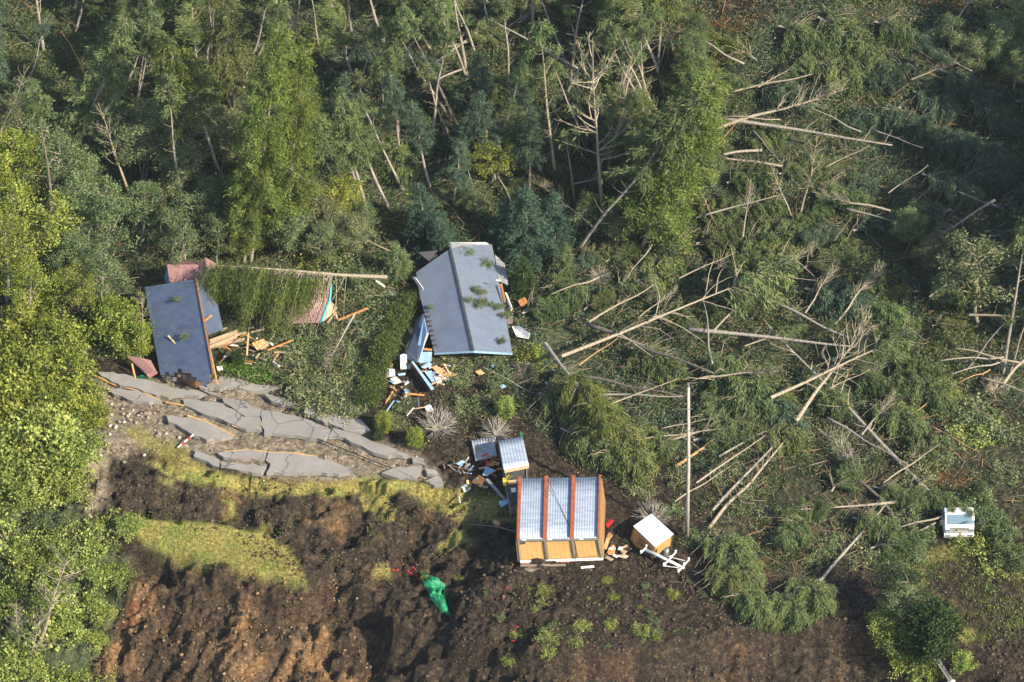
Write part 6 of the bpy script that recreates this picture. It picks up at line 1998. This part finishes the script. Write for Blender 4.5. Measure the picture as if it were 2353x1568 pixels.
HOUSES = [[(478, 745), (560, 740), (640, 770), (600, 835), (485, 838)], [(960, 560), (1130, 555), (1180, 815), (1000, 815), (930, 830), (960, 720)], [(330, 650), (450, 635), (510, 720), (495, 870), (365, 860)], [(380, 600), (500, 590), (500, 660), (390, 660)],
          [(590, 620), (765, 620), (770, 745), (620, 745)], [(1185, 1095), (1390, 1090), (1390, 1292), (1185, 1292)], [(1450, 1180), (1550, 1180), (1545, 1262), (1497, 1290), (1445, 1245)],
          [(1140, 1000), (1215, 1000), (1220, 1110), (1190, 1160), (1165, 1150)], [(2162, 1120), (2240, 1120), (2240, 1242), (2162, 1242)]]
def scatter(n, poly, seed, y0=-42, y1=44, thr=None, f=.4):
    r = np.random.default_rng(seed)
    x, y = r.uniform(-44, 44, n), r.uniform(y0, y1, n)
    z = gz(x, y)
    u, v = project(np.stack([x, y, z], -1))
    w = polymask(u, v, poly, 22)
    if thr is not None:
        w = w * sstep(thr - .2, thr + .2, fbm(x, y, f, 3, seed))
    for h in HOUSES:
        w = w * (1 - polymask(u, v, h, 3))
    k = r.random(n) < w
    return np.stack([x, y, z], -1)[k], u[k], v[k], r

G_MID = [(.066, .102, .036), (.098, .142, .050), (.140, .175, .070), (.050, .076, .034)]
G_BLUE = [(.052, .092, .052), (.080, .128, .072), (.120, .165, .100), (.040, .066, .042)]
G_YEL = [(.115, .150, .034), (.160, .190, .050), (.085, .120, .030)]
G_BRI = [(.100, .180, .035), (.140, .235, .050), (.080, .140, .030)]
G_DRY = [(.150, .125, .075), (.22, .18, .115), (.085, .075, .045), (.11, .12, .055), (.10, .11, .05)]
def undergrowth(name, specs, label):
    V, Fc, Cc, n0 = [], [], [], 0
    for (n, poly, seed, pals, per, rad, hgt, lf, thr) in specs:
        c, u, v, r = scatter(n, poly, seed, thr=thr)
        m = len(c)
        if m == 0:
            continue
        patch = fbm(c[:, 0], c[:, 1], .25, 3, seed + 50)
        q = np.clip(((patch + r.normal(size=m) * .28) * .9 + .5) * len(pals), 0, len(pals) - 1).astype(int)
        flat = np.array([p[r.integers(len(p))] for p in (pals[k] for k in q)])
        off = r.normal(size=(m, per, 3)) * rad * np.array([1, 1, 0]) * r.uniform(.6, 1.3, (m, 1, 1))
        top = hgt * r.uniform(.3, 1.2, (m, 1))
        off[..., 2] = np.abs(r.random((m, per))) * top * np.exp(-.5 * ((off[..., 0] ** 2 + off[..., 1] ** 2) / (rad * 1.4) ** 2))
        P3 = (c[:, None] + off).reshape(-1, 3)
        d = unit(r.normal(size=P3.shape) + np.array([0, 0, .25]))
        s = unit(np.cross(d, r.normal(size=P3.shape)))
        L = r.uniform(lf[0], lf[1], len(P3))[:, None]
        wd = L * r.uniform(.2, .33, len(P3))[:, None]
        vv = np.stack([P3, P3 + d * L * .45 + s * wd, P3 + d * L, P3 + d * L * .45 - s * wd], 1)
        col = np.repeat(flat, per, 0) * r.uniform(.7, 1.35, (len(P3), 1))
        V.append(vv.reshape(-1, 3))
        Fc.append(np.arange(4 * len(P3)).reshape(-1, 4) + n0)
        n0 += 4 * len(P3)
        Cc.append(np.repeat(np.concatenate([col, np.ones((len(col), 1))], 1), 4, 0))
    me = np_mesh(name, np.concatenate(V), np.concatenate(Fc), cols={'col': np.concatenate(Cc)})
    o = add(name, me, M['mixed'], None, 'stuff')
    o['label'], o['category'] = label, 'undergrowth'
FL_ = [(-600, -600), (1000, -600), (1000, 560), (600, 840), (330, 790), (190, 850), (-600, 900)]
FR_ = [(1000, -600), (3000, -600), (3000, 940), (2353, 950), (2200, 880), (2130, 980), (1830, 960), (1690, 1090), (1480, 1055), (1330, 1000), (1250, 1000), (1150, 880), (1080, 850), (1000, 830)]
CEN = [(500, 830), (600, 700), (800, 600), (960, 600), (960, 830), (1250, 880), (1250, 1000), (1100, 1000), (1000, 930), (860, 960), (650, 880)]
undergrowth('undergrowth', [
    (46000, FL_, 1, [G_BLUE, G_MID, G_MID, G_YEL], 13, .34, .9, (.13, .26), -.25),
    (90000, FR_, 2, [G_BLUE, G_BLUE, G_MID, G_DRY, G_MID, G_MID], 13, .34, .75, (.12, .25), -.25),
    (16000, CEN, 3, [G_MID, G_MID, G_DRY, G_YEL], 12, .30, .6, (.11, .22), -.15),
    (16000, LEFTBUSH, 4, [G_YEL, G_BRI, G_DRY, G_MID], 14, .34, .6, (.11, .22), -.1),
    (46000, RIGHTSOIL, 5, [G_DRY, G_MID, G_DRY, G_MID], 11, .28, .45, (.10, .22), -.05),
    (26000, WEEDS, 6, [G_BRI, G_YEL, G_MID], 13, .30, .45, (.12, .22), -.05),
    (220000, [(500, 832), (560, 838), (640, 850), (660, 875), (600, 872), (505, 858)], 7, [G_BRI, G_BRI], 15, .25, .5, (.12, .22), None),
    (24000, [(1380, 1040), (1700, 1090), (1640, 1260), (1760, 1350), (1700, 1480), (1560, 1330), (1400, 1300), (1400, 1120)], 8, [G_DRY, G_MID, G_MID], 11, .28, .4, (.10, .2), .05),
    (20000, [(2090, 1400), (2000, 1420), (2060, 1540), (2140, 1600), (2240, 1560), (2200, 1450)], 9, [G_BRI, G_MID], 14, .3, .5, (.12, .22), -.2),
    (30000, [(870, 850), (1250, 850), (1380, 1060), (1400, 1130), (1220, 1080), (1000, 1040), (860, 980)], 10, [G_DRY, G_DRY, G_MID], 10, .26, .35, (.10, .2), .02),
    (40000, [(1080, 1330), (1700, 1350), (1950, 1430), (1700, 1460), (1300, 1480), (1060, 1440)], 11, [G_BRI, G_MID, G_YEL], 9, .2, .25, (.09, .17), .33),
    (30000, [(340, 1100), (1100, 1150), (1000, 1300), (850, 1330), (700, 1250), (350, 1180)], 12, [G_YEL, G_DRY], 9, .25, .22, (.09, .17), .22),
    (14000, [(190, 860), (420, 870), (640, 890), (560, 900), (300, 890), (200, 900)], 13, [G_YEL, G_MID], 9, .2, .25, (.09, .17), .2),
], 'mixed leafy undergrowth covering the wooded slope')

def twigs():
    r0 = np.random.default_rng(33)
    V, Fc, Cc, n0 = [], [], [], 0
    for n, poly, seed, hm, pal in [(15000, FOREST, 41, .9, 1), (16000, RIGHTSOIL, 42, .5, 1.1), (5000, CEN, 43, .5, 1), (3500, [(1000, 1000), (1700, 1050), (1700, 1400), (1200, 1320), (1050, 1200)], 44, .3, .8), (2500, [(350, 1100), (1100, 1140), (1000, 1300), (700, 1260)], 45, .25, .9)]:
        c, u, v, r = scatter(n, poly, seed)
        m = len(c)
        a = r.uniform(0, 6.283, m)
        L = r.uniform(.3, 1.0, m) ** 2 * 2.2 + .2
        d = np.stack([np.cos(a), np.sin(a), r.normal(size=m) * .35], 1) * L[:, None]
        c = c + np.stack([0 * a, 0 * a, r.uniform(.02, hm, m)], 1)
        mid = c + d * .5 + r.normal(size=(m, 3)) * .06 * L[:, None]
        s = np.stack([-np.sin(a), np.cos(a), 0 * a], 1) * r.uniform(.012, .035, m)[:, None]
        upv = np.array([0, 0, .03])
        vv = np.stack([c - s, c + s, c + upv, mid - s, mid + s, mid + upv, c + d], 1)
        f4 = np.array([[0, 3, 5, 2], [1, 2, 5, 4], [0, 1, 4, 3]])
        f3 = np.array([[3, 6, 5], [4, 5, 6], [3, 4, 6]])
        base = (np.arange(m) * 7 + n0)[:, None, None]
        V.append(vv.reshape(-1, 3))
        Fc.append(((f4[None] + base).reshape(-1, 4), (f3[None] + base).reshape(-1, 3)))
        n0 += 7 * m
        g = r.uniform(.6, 1.3, (m, 1)) * pal
        col = np.where(r.random((m, 1)) < .6, np.array([[.24, .195, .135]]), np.where(r.random((m, 1)) < .5, np.array([[.13, .10, .07]]), np.array([[.30, .18, .09]]))) * g
        Cc.append(np.repeat(np.concatenate([col, np.ones((m, 1))], 1), 7, 0))
    me = np_mesh('fallen_twigs', np.concatenate(V), [np.concatenate([f[0] for f in Fc]), np.concatenate([f[1] for f in Fc])], cols={'col': np.concatenate(Cc)})
    o = add('fallen_twigs', me, M['mixed'], None, 'stuff')
    o['label'], o['category'] = 'broken twigs and sticks littering the slope', 'twigs'
twigs()

def grass():
    V, Fc, Cc, n0 = [], [], [], 0
    for n, poly, seed, hh, pals, thr in [(240000, GRASSBAND, 61, .26, [(.20, .175, .055), (.155, .150, .040), (.27, .235, .095)], -.2), (200000, TONGUE, 62, .22, [(.19, .195, .042), (.235, .22, .060), (.14, .175, .034)], None),
                                         (140000, GRASSBAND2, 63, .28, [(.22, .19, .065), (.17, .16, .045)], -.1), (90000, SHELF, 64, .2, [(.13, .14, .04), (.17, .16, .05)], -.05),
                                         (200000, WEEDS, 65, .3, [(.16, .19, .045), (.10, .16, .035), (.19, .18, .06)], -.1), (160000, [(420, 1110), (1100, 1150), (980, 1280), (860, 1330), (720, 1250)], 66, .25, [(.22, .19, .065), (.155, .145, .045)], .25),
                                         (120000, [(240, 1180), (420, 1190), (500, 1220), (420, 1260), (280, 1220)], 67, .4, [(.10, .18, .03), (.14, .21, .045)], None)]:
        c, u, v, r = scatter(n, poly, seed, -42, 6, thr, .5)
        m = len(c)
        a = r.uniform(0, 6.283, m)
        h = hh * r.uniform(.4, 1.2, m)
        s = np.stack([np.cos(a), np.sin(a), 0 * a], 1) * .022
        tip = np.stack([r.normal(size=m) * .12, r.normal(size=m) * .12, h], 1)
        V.append(np.stack([c - s, c + s, c + tip], 1).reshape(-1, 3))
        Fc.append(np.arange(3 * m).reshape(m, 3) + n0)
        n0 += 3 * m
        col = np.array(pals)[r.integers(len(pals), size=m)] * r.uniform(.75, 1.3, (m, 1))
        Cc.append(np.repeat(np.concatenate([col, np.ones((m, 1))], 1), 3, 0))
    me = np_mesh('grass', np.concatenate(V), np.concatenate(Fc), cols={'col': np.concatenate(Cc)})
    o = add('grass', me, M['mixed'], None, 'stuff')
    o['label'], o['category'] = 'yellowish dry grass on the slumped banks', 'grass'
grass()

def clods():
    V, Fc, Cc, n0 = [], [], [], 0
    ico = np.array([(1, 0, 0), (-1, 0, 0), (0, 1, 0), (0, -1, 0), (0, 0, 1), (0, 0, -1), (.6, .6, .6), (-.6, .6, .6), (-.6, -.6, .6), (.6, -.6, .6)], float)
    tf = np.array([[4, 6, 7], [4, 7, 8], [4, 8, 9], [4, 9, 6], [0, 6, 9], [2, 7, 6], [1, 8, 7], [3, 9, 8], [0, 2, 6], [2, 1, 7], [1, 3, 8], [3, 0, 9], [0, 5, 2], [2, 5, 1], [1, 5, 3], [3, 5, 0]])
    dk, og, gr = [(.060, .046, .034), (.040, .030, .023), (.095, .072, .050)], [(.17, .108, .058), (.12, .076, .042), (.21, .14, .08)], [(.27, .235, .18), (.20, .17, .13), (.33, .29, .23)]
    for n, poly, seed, pal, sz in [(130000, [(330, 1090), (1180, 1150), (1180, 1290), (860, 1340), (700, 1340), (480, 1210), (250, 1190), (240, 1090)], 71, dk, .12), (110000, ORANGE, 72, og + dk, .14),
                                   (110000, [(900, 1290), (2000, 1300), (2353, 1450), (2353, 1700), (900, 1700)], 73, dk, .13), (40000, ROADZONE, 74, dk + gr, .10), (60000, GRAVEL, 75, gr, .17), (40000, [(850, 850), (1250, 860), (1400, 1100), (1180, 1090), (1000, 1030), (860, 980)], 76, dk, .12)]:
        c, u, v, r = scatter(n, poly, seed, -42, 6, -.15, .6)
        m = len(c)
        s = (r.random(m) ** 6 * sz + .03)[:, None, None]
        jit = r.uniform(.35, 1.5, (m, 10, 3))
        vv = ico[None] * jit * s * np.array([1, 1, .75]) + c[:, None] + np.array([0, 0, .3]) * s
        V.append(vv.reshape(-1, 3))
        Fc.append((tf[None] + (np.arange(m) * 10 + n0)[:, None, None]).reshape(-1, 3))
        n0 += 10 * m
        col = np.array(pal)[r.integers(len(pal), size=m)] * r.uniform(.75, 1.25, (m, 1))
        Cc.append(np.repeat(np.concatenate([col, np.ones((m, 1))], 1), 10, 0))
    m_, nt, p = new_mat('earth_clods')
    a = N(nt, 'Attribute', attribute_name='col')
    nt.links.new(a.outputs['Color'], p.inputs['Base Color'])
    p.inputs['Roughness'].default_value = .95
    p.inputs['Specular IOR Level'].default_value = .08
    me = np_mesh('soil_clods', np.concatenate(V), np.concatenate(Fc), cols={'col': np.concatenate(Cc)})
    o = add('soil_clods', me, m_, None, 'stuff')
    o['label'], o['category'] = 'loose clods of broken earth and road base', 'clods'
clods()

# ------------------------------------------------------------------ the thin morning haze
def haze():
    m = bpy.data.materials.new('haze')
    m.use_nodes = True
    nt = m.node_tree
    nt.nodes.remove(nt.nodes['Principled BSDF'])
    pv = nt.nodes.new('ShaderNodeVolumePrincipled')
    pv.inputs['Color'].default_value = (.80, .90, 1.0, 1)
    pv.inputs['Density'].default_value = HAZE
    pv.inputs['Anisotropy'].default_value = .2
    nt.links.new(pv.outputs[0], nt.nodes['Material Output'].inputs['Volume'])
    b = MB()
    lo, hi = float(GZ.min()) - 1, max(CAM[2], float(GZ.max())) + 4
    x0, x1, y0, y1 = gx[0] - 2, gx[-1] + 2, min(gy[0], CAM[1]) - 4, gy[-1] + 2
    b.box(((x0 + x1) / 2, (y0 + y1) / 2, (lo + hi) / 2), x1 - x0, y1 - y0, hi - lo)
    o = b.build('haze', m, None, kind='stuff')
    o['label'], o['category'] = 'thin bluish haze over the whole slope', 'haze'
HAZE = .00007
haze()

# ------------------------------------------------------------------ labels: which one it is
LAND = [('the twin yellow-green cedars', 650, 330), ('the leaning yellow-green cedar', 1600, 330), ('the leafless fan tree', 1375, 300), ('the short snapped trunk', 925, 250), ('the bare brown hillside', 1720, 40),
        ('the young birch', 2240, 650), ('the grey-roofed house', 1070, 690), ('the blue-tiled house', 420, 750), ('the top left corner', 0, 0), ('the top right corner', 2353, 0), ('the three-bay shed', 1290, 1190),
        ('the white truck', 2200, 1210), ('the utility pole', 1580, 1000), ('the white-roofed hut', 1497, 1230), ('the cracked road', 620, 1000), ('the longest log', 1560, 710), ('the left thicket', 100, 950),
        ('the lying yellowish pine', 700, 620), ('the long curved log', 1850, 300), ('the level log', 1780, 770)]
ORD = ['first', 'second', 'third', 'fourth', 'fifth', 'sixth', 'seventh', 'eighth', 'ninth', 'tenth', 'eleventh', 'twelfth', 'thirteenth', 'fourteenth', 'fifteenth', 'sixteenth', 'seventeenth', 'eighteenth', 'nineteenth', 'twentieth']
def finish_labels():
    rows = {}
    for o, lab, pl, pos in REG:
        p = pos if pos is not None else o.location
        u, v = project(np.array(p))
        if pl is None:
            nm, lu, lv = min(LAND, key=lambda q: (q[1] - u) ** 2 + (q[2] - v) ** 2)
            if abs(u - lu) > abs(v - lv):
                pl = ('left of ' if u < lu else 'right of ') + nm
            else:
                pl = ('above ' if v < lv else 'below ') + nm
            if len((lab + ' ' + pl).split()) > 12:
                pl = pl.replace('the ', '')
            if nm in lab:
                pl = ''
        rows.setdefault((lab, pl), []).append((float(u), o))
    for (lab, pl), l in rows.items():
        l.sort(key=lambda q: q[0])
        n = len(l)
        for k, (_, o) in enumerate(l):
            s = (lab + ' ' + pl).strip()
            if n > 1:
                if n == 2:
                    s += ', ' + ('left' if k == 0 else 'right') + ' one of two'
                elif k == 0:
                    s += ', leftmost'
                elif k == n - 1:
                    s += ', rightmost'
                elif n - 1 - k < k:
                    s += ', ' + (ORD[n - 1 - k] if n - 1 - k < 20 else str(n - k) + 'th') + ' from right'
                else:
                    s += ', ' + (ORD[k] if k < 20 else str(k + 1) + 'th') + ' from left'
            o['label'] = s.replace('the photo', 'the') if len(s.split()) > 16 else s
finish_labels()
